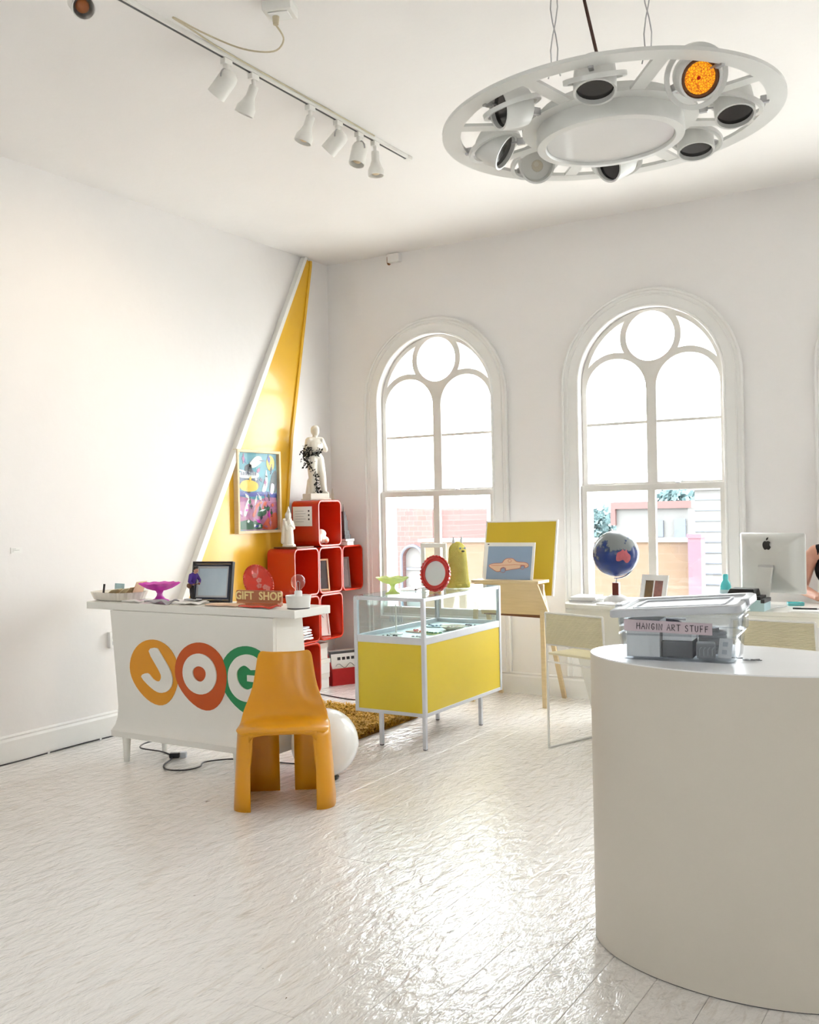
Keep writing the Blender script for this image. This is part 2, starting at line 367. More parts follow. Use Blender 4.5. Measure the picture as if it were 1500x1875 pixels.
# windows
def isect(c0, r0, c1, r1, pick):
    d = math.hypot(c1[0]-c0[0], c1[1]-c0[1]); a = (r0*r0-r1*r1+d*d)/(2*d); h = math.sqrt(max(0,r0*r0-a*a))
    ux, uz = (c1[0]-c0[0])/d, (c1[1]-c0[1])/d
    P = [(c0[0]+a*ux-s*h*uz, c0[1]+a*uz+s*h*ux) for s in (1,-1)]
    return max(P, key=pick)
def ang(c, p): return math.atan2(p[1]-c[1], p[0]-c[0])
def arc_between(c, r, p, q, n=10):
    a0, a1 = ang(c,p), ang(c,q)
    if a1-a0 > PI: a1 -= 2*PI
    if a1-a0 < -PI: a1 += 2*PI
    return arc(c, r, a0, a1, n)
def make_window(n):
    t = bpy.data.objects.new('window_%d' % n, None); COL.objects.link(t); struct(t)
    t['label'] = 'tall round-arched sash window with circle tracery in white paint'
    # casing on the wall face
    z0 = .17
    B().prism([[(HW,z0),(.692,z0)]+arc((0,ZS),.692,0,PI,36)+[(-.692,z0),(-HW,z0)]+arc((0,ZS),HW,PI,0,36)], -.024, 0).build('casing', TRIM, t, smooth=True, sharp=30)
    b = B(); b.tube([(-.684,-.026,.17)]+[(p[0],-.026,p[1]) for p in reversed(arc((0,ZS),.684,0,PI,36))]+[(.684,-.026,.17)], .013, 8); b.build('outer_bead', TRIM, t, smooth=True)
    b = B(); b.tube([(-.645,-.024,.17)]+[(p[0],-.024,p[1]) for p in reversed(arc((0,ZS),.645,0,PI,36))]+[(.645,-.024,.17)], .007, 8); b.build('casing_moulding', TRIM, t, smooth=True)
    b = B(); b.tube([(-.562,-.024,.17)]+[(p[0],-.024,p[1]) for p in reversed(arc((0,ZS),.562,0,PI,36))]+[(.562,-.024,.17)], .011, 8); b.build('inner_bead', TRIM, t, smooth=True)
    B().box(-.555,.555,-.04,.14,SILL-.05,SILL-.018).build('sill', TRIM, t, bevel=.008)
    B().box(-.553,.553,-.016,0,.17,SILL-.05).build('apron', TRIM, t, bevel=.004)
    # upper sash with tracery
    CC, RC = (0,2.78), .188; lx, lr, lz, lb = .277, .238, 2.392, 1.675
    def light(sx): return [(sx*lx-lr,lb),(sx*lx+lr,lb)]+arc((sx*lx,lz), lr, 0, PI, 18)
    circ = arc(CC, RC, 0, 2*PI, 32)[:-1]
    RO, RR, RL = .516, .236, .285
    A = isect((0,ZS),RO,CC,RR,lambda p:p[0]); Bp = isect(CC,RR,(lx,lz),RL,lambda p:p[1]+.3*p[0]); Cp = isect((0,ZS),RO,(lx,lz),RL,lambda p:p[0])
    sp = arc_between((0,ZS),RO,A,Cp)[:-1]+arc_between((lx,lz),RL,Cp,Bp)[:-1]+arc_between(CC,RR,Bp,A)[:-1]
    spl = [(-p[0],p[1]) for p in reversed(sp)]
    B().prism([[(-HW+.004,1.612),(HW-.004,1.612)]+arc((0,ZS),HW-.004,0,PI,28), light(1), light(-1), circ, sp, spl], .05, .09).build('upper_sash', FRAMEW, t, smooth=True, sharp=30)
    for lp in (circ, sp, spl): B().prism([lp], .068, .072).build('pane', PANE, t)
    for sx in (1,-1):
        B().prism([[(sx*lx-lr,2.138),(sx*lx+lr,2.138)]+arc((sx*lx,lz),lr,0,PI,18)], .068,.072).build('pane', PANE, t)
        B().prism([[(sx*lx-lr,lb),(sx*lx+lr,lb),(sx*lx+lr,2.126),(sx*lx-lr,2.126)]], .068,.072).build('pane', PANE, t)
        B().box(sx*lx-lr,sx*lx+lr,.060,.082,2.122,2.142).build('muntin', FRAMEW, t)
    # lower sash
    rc = lambda x0,x1,z0,z1: [(x0,z0),(x1,z0),(x1,z1),(x0,z1)]
    B().prism([rc(-HW+.004,HW-.004,SILL-.016,1.66), rc(-HW+.045,-.03,SILL+.06,1.612), rc(.03,HW-.045,SILL+.06,1.612)], .010, .048).build('lower_sash', FRAMEW, t, bevel=.003)
    for x0,x1 in ((-HW+.045,-.03),(.03,HW-.045)): B().prism([rc(x0,x1,SILL+.06,1.612)], .026,.030).build('pane', PANE, t)
    b = B(); b.lathe([(.001,0),(.022,0),(.022,.006),(.012,.014),(.001,.014)], 14, (.2,.03,1.66)); b.build('sash_lock', STEEL, t)
    return t
w1 = make_window(1); w1.location = (WIN[0],YW,0)
for k, wx in enumerate(WIN[1:]):
    c = copy_tree(w1); c.name = 'window_%d' % (k+2); c.location = (wx,YW,0)

# ------------------------------------------------------------------ reception counter with the round letters
ct = thing('reception_counter', 'white counter with JOG in orange, red and green discs on its front', 'counter', (-4.2,4.48,0))
def cl(x, y, z): return (x+4.2, y-4.48, z)
b = B(Matrix.Translation((4.2,-4.48,0)))
b.box(-5.07,-3.40,4.345,4.68,.912,.958); b.build('countertop', WHITE, ct, bevel=.003)
# front panel with swept foot: profile in (y,z), swept from left edge to right edge
prof = [(4.255,.15),(4.255,.185),(4.27,.195),(4.295,.215),(4.318,.255),(4.33,.32),(4.333,.5),(4.333,.91),(4.36,.91),(4.36,.5),(4.36,.15)]
def lx(z): return -4.765-.075*(z-.15)/.76
def rx(z): return -3.545+.0*(z)
b = B(Matrix.Translation((4.2,-4.48,0)))
b.rings([[(lx(z),y,z) for y,z in prof], [(rx(z),y,z) for y,z in prof]])
b.build('front_panel', WHITE, ct, smooth=True, sharp=30)
for name, xf, s in (('side_panel',lx,1),('side_panel',rx,-1)):
    b = B(Matrix.Translation((4.2,-4.48,0)))
    pr = [(4.36,.15),(4.36,.912),(4.60,.912),(4.66,.15)]
    b.rings([[(xf(z)-.001*s,y,z) for y,z in pr], [(xf(z)+.022*s,y,z) for y,z in pr]]); b.build(name, WHITE, ct)
b = B(Matrix.Translation((4.2,-4.48,0))); b.box(-4.75,-3.56,4.36,4.655,.15,.175); b.build('bottom_shelf', WHITE, ct)
b = B(Matrix.Translation((4.2,-4.48,0))); b.box(-4.79,-3.56,4.36,4.63,.52,.54); b.build('inner_shelf', WHITE, ct)
for x, y in ((-4.665,4.285),(-3.78,4.285),(-4.665,4.60),(-3.78,4.60)):
    b = B(Matrix.Translation((4.2,-4.48,0))); b.cyl((x,y,0),(x,y,.152),.016,.026,16); b.build('leg', WHITE, ct, smooth=True)
kx, kz = .00152, .00107
def egg(w, h, tilt, n=40):
    out = []
    for i in range(n):
        a = 2*PI*i/n; x, z = w*cos(a), h*sin(a)
        z2 = z - (.03*max(0,-sin(a))**3); x2 = x + (.04*max(0,-sin(a))**2)
        out.append((x2, z2))
    return out
def panel_y(z): return 4.333+.012*(z-.5)/.41 if z > .5 else 4.333
for dname, cx, cz, mt, dy in (('orange_disc',-4.470,.565,AMBER,.0),('red_disc',-4.090,.567,ORANGE,.0025),('green_disc',-3.735,.565,GREEN,.0)):
    pts = egg(.203,.182,0)
    b = B(Matrix.Translation((4.2,-4.48,0))); b.prism([[(cx+p[0],cz+p[1]) for p in pts]], 4.3285-dy*.4, 4.3335)
    o = b.build(dname, mt, ct)
Jz = [(328,142),(362,200),(390,250),(405,300),(400,345),(375,378),(335,390),(290,368),(235,310),(270,287),(298,315),(320,328),(338,322),(345,295),(330,258),(280,160)]
Gz = [(862,206),(832,186),(790,182),(745,205),(712,255),(703,310),(712,370),(745,415),(790,432),(835,426),(868,402),(884,360),(888,290),(802,290),(802,322),(836,324),(830,352),(800,367),(770,352),(752,320),(750,280),(766,252),(793,241),(822,262),(850,258)]
Jp = [(-4.470+(x-300)*kx, .565-(z-265)*kz) for x,z in Jz]
Gp = [(-3.735+(x-798)*kx*.95, .565-(z-308)*kz) for x,z in Gz]
cr = lambda P: [p for p in spline(P,3)]
b = B(Matrix.Translation((4.2,-4.48,0))); b.prism([Jp[:1]+cr(Jp)[3:]], 4.321, 4.329); b.build('letter_j', WHITE, ct)
oc = (-4.092,.566)
b = B(Matrix.Translation((4.2,-4.48,0))); b.prism([[(oc[0]+.132*cos(a),oc[1]+.119*sin(a)) for a in [2*PI*i/36 for i in range(36)]], [(oc[0]+.052*cos(a)*(1+.1*sin(a)),oc[1]+.045*sin(a)) for a in [2*PI*i/24 for i in range(24)]]], 4.320, 4.328); b.build('letter_o', WHITE, ct)
b = B(Matrix.Translation((4.2,-4.48,0))); b.prism([spline(Gp[0:12],4,False)+Gp[12:16]+spline(Gp[16:24],4,False)+Gp[24:]], 4.321, 4.329); b.build('letter_g', WHITE, ct)

# ------------------------------------------------------------------ moulded yellow chair
yc = thing('moulded_chair', 'glossy yellow moulded plastic side chair before the white counter', 'chair', (-3.278,4.085,0), rad(35.5))
def skirt(x_of, z):  # rounded-rectangle path, half sizes by height
    k = 1-z/.42
    return .225+.028*k, .172+.018*k
def path(hw, hd, r, sgn):
    P = [(-.165,-hd)]+[(-hw+r+r*cos(a),-hd+r+r*sin(a)) for a in [1.5*PI-PI/2*i/7 for i in range(8)]]
    P += [(-hw-.004, y) for y in (-.08,0,.08)]
    P += [(-hw+r+r*cos(a),hd-r+r*sin(a)) for a in [PI-PI/2*i/7 for i in range(8)]]+[(-.10,hd),(-.04,hd)]
    return [(sgn*p[0],p[1]) for p in P]
for sgn in (1,-1):
    R = []
    for z in (0,.1,.2,.3,.36,.392):
        hw, hd = skirt(None, z); R.append([(p[0],p[1],z) for p in path(hw,hd,.075,sgn)])
    B().rings(R, close=False).build('leg_panel', YCHAIR, yc, smooth=True, solid=.008)
hw, hd = skirt(None,.39)
lo = [(-.17,.345),(-.145,.372),(-.1,.38),(.1,.38),(.145,.372),(.17,.345)]
b = B(); b.rings([[(x,-hd-.003,z) for x,z in lo], [(x,-hd,.396) for x,z in lo]], close=False); b.build('front_apron', YCHAIR, yc, smooth=True, solid=.008)
b = B(); b.rings([[(x,hd+.002,.36) for x in (-.045,0,.045)],[(x,hd,.396) for x in (-.045,0,.045)]], close=False); b.build('rear_apron', YCHAIR, yc, smooth=True, solid=.008)
rows = [(-.186,.392,.205,0),(-.203,.408,.222,0),(-.17,.420,.240,0),(-.09,.418,.24,0),(0,.412,.238,.0),(.075,.418,.232,.012),(.118,.442,.222,.03),(.148,.495,.196,.045),(.166,.56,.172,.045),(.182,.635,.158,.04),(.194,.70,.15,.035),(.199,.735,.142,.03),(.201,.747,.125,.028)]
R = []
for y, z, h, curl in rows:
    r = []
    for j in range(15):
        t = -1+2*j/14; e = abs(t)**3
        yy = y-curl*t*t; zz = z + (.012*e if z > .43 else -.020*e-.006*(1-t*t))
        if y < -.16: yy += .035*t*t
        r.append((h*t, yy, zz))
    R.append(r)
B().rings(R, close=False).build('seat_and_back_shell', YCHAIR, yc, smooth=True, solid=.009, sub=1, sharp=80)

# ------------------------------------------------------------------ globe floor lamp, rug
gl = thing('globe_lamp', 'large white opal globe lamp sitting on the floor', 'lamp', (-3.345,4.525,0))
B().ell((0,0,.202), .19, 40, 24).build('globe', GLOBEW, gl, smooth=True, sharp=180)
B().lathe([(.001,0),(.075,0),(.078,.01),(.06,.024),(.001,.024)], 28).build('base', BLACK, gl, smooth=True)
ru = thing('shag_rug', 'ochre shag rug lying behind the counter on white boards', 'rug', (-4.15,5.75,0))
B().box(-.47,.44,-.38,.40,.001,.012).build('backing', BACKING, ru)
b = B()
for i in range(9000):
    x = random.uniform(-.47,.44); y = random.uniform(-.38,.40); l = random.uniform(.03,.07); a = random.uniform(0,2*PI)
    dx, dy = cos(a)*.036, sin(a)*.036; px, py = -sin(a)*.005, cos(a)*.005
    b.add([(x-px,y-py,.01),(x+px,y+py,.01),(x+dx*.5+px,y+dy*.5+py,.01+l*.7),(x+dx*.5-px,y+dy*.5-py,.01+l*.7),(x+dx*1.4,y+dy*1.4,.01+l*.8)], [(0,1,2,3),(3,2,4)])
o = b.build('pile', PILE, ru); o['kind'] = 'stuff'

# ------------------------------------------------------------------ glass display case
X0, X1, Y0, Y1 = -3.682, -3.152, 5.322, 6.400
dc = thing('display_case', 'glass-topped shop display case with yellow lower panels', 'display case', ((X0+X1)/2,(Y0+Y1)/2,0))
TM = Matrix.Translation((-(X0+X1)/2,-(Y0+Y1)/2,0))
def cb(name, mt, bev, *a): b = B(TM); b.box(*a); return b.build(name, mt, dc, bevel=bev)
for x in (X0, X1-.026):
    for y in (Y0, Y1-.026): cb('corner_post', ALU, .002, x, x+.026, y, y+.026, .205, .947)
for z0, z1 in ((.205,.228),(.655,.70),(.925,.947)):
    for y in (Y0+.002, Y1-.024): cb('rail', ALU, .002, X0+.026, X1-.026, y, y+.022, z0, z1)
    for x in (X0+.002, X1-.024): cb('rail', ALU, .002, x, x+.022, Y0+.026, Y1-.026, z0, z1)
for y in (Y0+.006, Y1-.016): cb('yellow_panel', YCASE, 0, X0+.026, X1-.026, y, y+.01, .228, .655)
for x in (X0+.006, X1-.016): cb('yellow_panel', YCASE, 0, x, x+.01, Y0+.026, Y1-.026, .228, .655)
for y in (Y0+.01, Y1-.014): cb('glass_panel', CGLASS, 0, X0+.026, X1-.026, y, y+.004, .70, .925)
for x in (X0+.01, X1-.014): cb('glass_panel', CGLASS, 0, x, x+.004, Y0+.026, Y1-.026, .70, .925)
cb('glass_top', CGLASS, 0, X0+.004, X1-.004, Y0+.004, Y1-.004, .9475, .9535)
CFLOOR = mat('case_lining', (224,238,242), .5, var=(4,5))
cb('display_shelf', CFLOOR, 0, X0+.024, X1-.024, Y0+.024, Y1-.024, .66, .672)
cb('bottom_board', WHITE, 0, X0+.024, X1-.024, Y0+.024, Y1-.024, .207, .22)
for x, y in ((-3.168,5.336),(-3.49,5.336),(-3.19,6.13),(-3.545,6.15)):
    b = B(TM); b.box(x-.012,x+.012,y-.012,y+.012,.006,.21); o = b.build('leg', ALU, dc, bevel=.002)
    b = B(TM); b.box(x-.010,x+.010,y-.010,y+.010,0,.008); b.build('foot', DGREY, o)
CTOP = .9535
# things in the case
trays = [(-3.30,5.50,'white card of silver brooches at the near glass corner of the case',PAPER,STEEL),
         (-3.50,5.47,'white card of black pins by the short glass end of the case',PAPER,BLACK),
         (-3.32,5.72,'pale lime card of green pins in the display case',LIMEG,GREEN),
         (-3.28,6.20,'white card of grey trinkets at the far glass corner of the case',PAPER,DGREY),
         (-3.52,6.08,'pale blue card of blue trinkets inside the case',BLUEBOX,BLUEG),
         (-3.48,5.78,'pink-tinted card of red pins inside the case',PEACH,RED)]
for x, y, lab, mt, m2 in trays:
    t = thing('pin_card', lab, 'jewellery card', (x,y,.6732), random.uniform(-.4,.4), 'pin cards in the display case')
    B().box(-.065,.065,-.045,.045,0,.006).build('card', mt, t)
    for j in range(5):
        b = B(); q = random.uniform(.007,.013); b.lathe([(.001,0),(q,0),(q*.9,.006),(.001,.009)], 8, (-.045+.0225*j, random.uniform(-.025,.025), .006)); b.build('pin', m2, t)
t = thing('trinket_dish', 'round beige dish with small shells inside the display case', 'dish', (-3.31,5.98,.6732))
B().lathe([(.001,0),(.05,0),(.085,.022),(.09,.026),(.08,.02),(.045,.006),(.001,.006)], 28).build('dish', CREAM, t, smooth=True)
for j in range(6):
    a = j*1.05; b = B(); b.ell((.035*cos(a),.035*sin(a),.015),(.016,.011,.009),10,6); b.build('shell', [PAPER,PEACH,MARBLE][j % 3], t, smooth=True)
t = thing('earring_stand', 'slim white stand with dangling earrings inside the display case', 'jewellery stand', (-3.545,5.62,.6732))
B().lathe([(.001,0),(.045,0),(.045,.006),(.006,.012),(.005,.2),(.001,.2)], 20).build('post', WMETAL, t, smooth=True)
B().box(-.05,.05,-.004,.004,.18,.188).build('crossbar', WMETAL, t)
for x in (-.045,-.02,.02,.045):
    b = B(); b.tube([(x,0,.18),(x,0,.12)], .0015, 5); b.ell((x,0,.10),(.010,.005,.022),8,6); b.build('earring', LGREY, t)

# on the case
def cake_stand(name, label, mt, loc, R, hgt, waves, wob, foot):
    t = thing(name, label, 'cake stand', loc)
    n = 64
    def ring(r, z, k): return [(r*(1+wob*k*sin(waves*2*PI*j/n))*cos(2*PI*j/n), r*(1+wob*k*sin(waves*2*PI*j/n))*sin(2*PI*j/n), z+.35*wob*R*k*cos(waves*2*PI*j/n)) for j in range(n)]
    h = hgt
    b = B(); b.rings([ring(.004,h*.60,0),ring(R*.35,h*.60,0),ring(R*.62,h*.70,.2),ring(R*.86,h*.86,.6),ring(R,h*.99,1),ring(R*.97,h,1),ring(R*.80,h*.89,.6),ring(R*.55,h*.76,.2),ring(.004,h*.70,0)])
    b.build('bowl', mt, t, smooth=True, sharp=60)
    B().lathe([(.003,0),(foot,0),(foot*.95,h*.05),(foot*.55,h*.14),(foot*.33,h*.3),(foot*.28,h*.42),(foot*.42,h*.56),(foot*.8,h*.62),(.003,h*.62)], 28).build('pedestal', mt, t, smooth=True, sharp=60)
    return t
cake_stand('lime_cake_stand', 'ruffled lime green glass cake stand on the display case', LIMEG, (-3.49,5.50,CTOP), .105, .11, 7, .07, .05)
mg = thing('open_magazine', 'open white magazine with curled page lying on the display case', 'magazine', (-3.49,5.80,CTOP), rad(30))
B().box(-.11,.0,-.06,.06,0,.006).build('page_block', PAPER, mg)
b = B(); R = []
for y in (-.06,.06): R.append([(.0,y,.004),(.02,y,.012),(.05,y,.018),(.075,y,.016),(.09,y,.028),(.08,y,.038),(.066,y,.032)])
b.rings(R, close=False); b.build('curled_page', PAPER, mg, smooth=True, solid=.003)
b = B(); b.tube([(-.005,-.06,.008),(-.005,.06,.008)],.006,8); b.build('spine', BLACK, mg)
mi = thing('round_mirror', 'round mirror in a red scalloped frame leaning on the display case', 'mirror', (-3.27,5.68,CTOP+.003), rad(2))
mm = Matrix.Translation((0,0,.122)) @ Matrix.Rotation(rad(-14),4,'X') @ Matrix.Rotation(rad(-20),4,'Y')
b = B(mm); b.prism([[(.106*(1+.018*sin(28*a))*cos(a),.122*(1+.018*sin(28*a))*sin(a)) for a in [2*PI*i/168 for i in range(168)]], [(.076*cos(a),.084*sin(a)) for a in [2*PI*i/40 for i in range(40)]]], -.008, .012); b.build('frame', RED, mi)
b = B(mm); b.prism([[(.078*cos(a),.086*sin(a)) for a in [2*PI*i/40 for i in range(40)]]], .0, .004); b.build('mirror_glass', mat('mirror_face',(222,222,220),.25,.3,var=(3,5)), mi)
b = B(mm); b.tube([(.095*cos(a),-.009,.103*sin(a)) for a in [2*PI*i/60 for i in range(60)]], .007, 8, True); b.build('bead_ring', RED, mi, smooth=True)
for i in range(28):
    a = 2*PI*i/28; b = B(mm); b.ell((.107*cos(a),-.009,.116*sin(a)), .0055, 8, 6); b.build('bead', RED, mi, smooth=True)
b = B(); b.tube([(0,.02,.13),(0,.095,.003)], .005, 8); b.build('strut', RED, mi)
cr_ = thing('gold_box', 'small ochre box standing behind the red round mirror', 'box', (-3.36,5.83,CTOP), rad(20))
B().box(-.04,.04,-.025,.025,0,.12).build('box_body', AMBER, cr_, bevel=.004); B().box(-.042,.042,-.027,.027,.12,.14).build('lid', AMBER, cr_, bevel=.003)
fu = thing('furry_toy', 'shaggy yellow toy creature with two little horns on the display case', 'toy', (-3.315,6.07,CTOP), rad(60))
b = B(); b.capsule((0,0,.07),(0,0,.27),.066,.05); b.ell((0,0,.03),(.08,.075,.032)); b.ell((-.035,-.05,.02),(.028,.04,.022)); b.ell((.035,-.05,.02),(.028,.04,.022)); b.ell((0,-.04,.265),(.032,.034,.028))
b.build('body', FUR, fu, remesh=.008, relax=4)
b = B()
for i in range(4200):
    z = random.uniform(.01,.32); a = random.uniform(0,2*PI)
    r = .066+(.05-.066)*min(1,max(0,(z-.07)/.2))
    if z > .27: r = .05*math.sqrt(max(0,1-((z-.27)/.05)**2))
    if z < .05: r = .076
    nx, ny = cos(a), sin(a); l = random.uniform(.025,.05); tx, ty = -ny*.003, nx*.003
    p = (r*.97*nx, r*.97*ny, z); q = (p[0]+nx*.012, p[1]+ny*.012, z-l*.4); e = (p[0]+nx*.010+tx*2, p[1]+ny*.010+ty*2, max(.002,z-l))
    b.add([(p[0]-tx,p[1]-ty,p[2]),(p[0]+tx,p[1]+ty,p[2]),(q[0]+tx,q[1]+ty,max(.003,q[2])),(q[0]-tx,q[1]-ty,max(.003,q[2])),e], [(0,1,2,3),(3,2,4)])
o = b.build('fur', FURT, fu); o['kind'] = 'stuff'
for s in (-1,1):
    b = B(); b.cyl((s*.03,0,.312),(s*.034,-.004,.352),.011,.004,10); b.build('horn', LGREY, fu, smooth=True)
    b = B(); b.ell((s*.018,-.068,.275),(.007,.006,.007),10,6); b.build('eye', BLUEG, fu, smooth=True)
b = B(); b.ell((0,-.074,.255),(.013,.008,.006),10,6); b.build('mouth', DGREY, fu, smooth=True)
fr = thing('empty_frame', 'thin white open frame standing behind the red round mirror', 'frame', (-3.545,6.14,CTOP), rad(3))
rc = lambda x0,x1,z0,z1: [(x0,z0),(x1,z0),(x1,z1),(x0,z1)]
B().prism([rc(-.10,.10,0,.305), rc(-.072,.075,.03,.275)], -.01, .012).build('frame_moulding', WMETAL, fr, bevel=.002)
B().box(-.095,-.08,.012,.12,0,.015).build('easel_foot', WMETAL, fr); B().box(.08,.095,.012,.12,0,.015).build('easel_foot', WMETAL, fr)

# ------------------------------------------------------------------ yellow wedge on the left wall
tp = thing('wall_wedge', 'tall tapering yellow panel with white edge strip on the left wall', 'wall panel', (XL,6.2,0))
TW = Matrix.Translation((-XL,-6.2,0))
A0, A1, B0, B1 = (5.33,.80), (6.995,3.70), (7.055,3.70), (6.49,.80)
# small nib at the top, as cut
loop = [(5.40,.80),(6.52,.80),(6.555,1.04),(6.64,1.40),(6.735,2.14),(7.05,3.66),(7.052,3.695),(7.03,3.712),(6.995,3.712)]
b = B(TW); b.prism([loop], XL+.001, XL+.016, 'yz'); b.build('yellow_face', YPANEL, tp)
b = B(TW)
b.rings([[(XL+.001,5.335,.80),(XL+.055,5.335,.80),(XL+.055,5.40,.80),(XL+.001,5.40,.80)],
         [(XL+.001,6.955,3.716),(XL+.05,6.955,3.716),(XL+.05,6.992,3.716),(XL+.001,6.992,3.716)]]); b.build('white_edge_strip', WHITE, tp)
b = B(TW)
pts = [(6.52,.80),(6.555,1.04),(6.64,1.40),(6.735,2.14),(7.05,3.66),(7.052,3.705)]
b.rings([[(XL+.001,y,z),(XL+.03,y,z),(XL+.03,y+.028,z),(XL+.001,y+.028,z)] for y,z in pts]); b.build('yellow_edge_strip', YPANEL, tp)

# framed poster (abstract stand-in for the printed artwork)
po = thing('framed_poster', 'colourful abstract poster in a pale wood frame on the yellow wedge', 'poster', (XL+.017,6.275,1.345))
def PZ(u, v): return (-.25+.5*u, .65*v)      # u 0..1 along the wall, v 0..1 upward
b = B(); b.prism([[(-.272,-.01),(.272,-.01),(.272,.662),(-.272,.662)], [(-.25,.012),(.25,.012),(.25,.64),(-.25,.64)]], 0, .045, 'yz'); b.build('frame', PINE, po, bevel=.002)
PCY = mat('poster_cyan',(58,172,184),.45,var=(9,0,(36,96,124)))
b = B(); b.prism([[(-.252,.01),(.252,.01),(.252,.642),(-.252,.642)]], .006, .014, 'yz'); b.build('print', PCY, po)
SUNY = mat('poster_yellow',(238,196,36),.5,var=(9,12)); VIO = mat('poster_violet',(122,66,138),.5,var=(30,0,(206,128,150)))
NAVY = mat('poster_navy',(26,28,116),.5,var=(40,0,(70,90,180))); DGRN = mat('poster_green',(16,96,60),.5,var=(20,20)); DTEAL = mat('poster_teal',(14,40,48),.5,var=(20,20))
SALM = mat('poster_salmon',(212,96,66),.5,var=(24,20)); GRYB = mat('poster_grey',(92,102,126),.5,var=(12,20)); PWH = mat('poster_white',(226,232,230),.5,var=(20,14))
shapes = [('ground',VIO,[(0,.02),(1,.02),(1,.42),(.8,.44),(.5,.40),(.2,.43),(0,.41)],0),
 ('band',NAVY,[(0,.46),(.3,.44),(.6,.45),(1,.43),(1,.50),(.6,.51),(.3,.50),(0,.52)],1),
 ('hill',DGRN,[(0,.02),(.6,.02),(.55,.10),(.3,.14),(.05,.12),(0,.08)],1),
 ('path',SALM,[(.62,.02),(1,.02),(1,.22),(.85,.2),(.7,.12)],2),
 ('grey_cloud',GRYB,[(0,.55),(.5,.55),(.55,.66),(.4,.78),(.1,.75),(0,.7)],1),
 ('trunk',DTEAL,[(.2,.52),(.34,.52),(.36,.84),(.25,.86),(.18,.8)],2),
 ('white_cloud',PWH,[(.28,.84),(.42,.82),(.62,.9),(.6,.97),(.45,.96)],2),
 ('banner',PWH,[(.08,.69),(.5,.69),(.5,.76),(.08,.76)],3),
 ('bubble',SUNY,[(.05,.57),(.15,.52),(.35,.51),(.5,.54),(.5,.62),(.3,.66),(.12,.64)],3),
 ('foliage',DTEAL,[(.82,.52),(1,.52),(1,.78),(.92,.76),(.86,.68)],2),
 ('stream',PWH,[(.62,.52),(.72,.52),(.78,.66),(.74,.8),(.7,.66)],2),
 ('figure',SALM,[(.36,.2),(.42,.18),(.5,.3),(.62,.36),(.56,.38),(.44,.32)],3),
 ('figure',SALM,[(.6,.26),(.68,.3),(.76,.38),(.66,.37)],3),
 ('bush',DGRN,[(.48,.2),(.6,.18),(.72,.22),(.7,.28),(.55,.27)],3),
 ('white_figure',PWH,[(.14,.22),(.2,.2),(.3,.38),(.24,.4)],3),
 ('flower',PINKG,[(.84,.5),(.9,.48),(.95,.58),(.88,.62)],4)]
for nm, mt, pts, lv in shapes:
    q = [PZ(.02+.96*u, .02+.95*v) for u,v in spline([(a,c_) for a,c_ in pts], 4) ]
    q = [(max(-.248,min(.248,y)), max(.014,min(.638,z))) for y,z in q]
    b = B(); b.prism([q], .014, .0146+.0004*lv, 'yz'); b.build('print_shape', mt, po)
b = B(); cx, cz = PZ(.84,.865); b.prism([[(cx+.05*cos(a),cz+.062*sin(a)) for a in [2*PI*i/28 for i in range(28)]]], .014,.0158,'yz'); b.build('print_shape', SUNY, po)
b = B()
for i in range(9): y0, z0 = PZ(.1+.043*i,.705); b.prism([[(y0,z0),(y0+.013,z0),(y0+.013+.002*(i%3),z0+.026),(y0+.002,z0+.026)]], .016,.0164,'yz')
b.build('print_shape', GRYB, po)
pr_ = random.Random(3)
for k in range(46):
    low = k % 3 != 0
    u0, v0 = pr_.uniform(.06,.9), pr_.uniform(.06,.46) if low else pr_.uniform(.52,.92)
    mt = pr_.choice([VIO,SALM,DGRN,PWH,DTEAL,NAVY,PINKG] if low else [PWH,DTEAL,GRYB,NAVY,VIO,SUNY])
    a0, l_, w_ = pr_.uniform(0,PI), pr_.uniform(.03,.10), pr_.uniform(.008,.024)
    q = [PZ(u0+l_*cos(t_)*cos(a0)-w_*sin(t_)*sin(a0)+.02*sin(3*t_), v0+(l_*cos(t_)*sin(a0)+w_*sin(t_)*cos(a0))*.75) for t_ in [2*PI*i/12 for i in range(12)]]
    q = [(max(-.246,min(.246,y)), max(.016,min(.636,z))) for y,z in q]
    b = B(); b.prism([q], .0145, .0164+.00003*k, 'yz'); b.build('print_shape', mt, po)
b = B(); b.prism([[(-.25,.012),(.25,.012),(.25,.64),(-.25,.64)]], .030,.0305,'yz'); b.build('glazing', PGLASS, po)

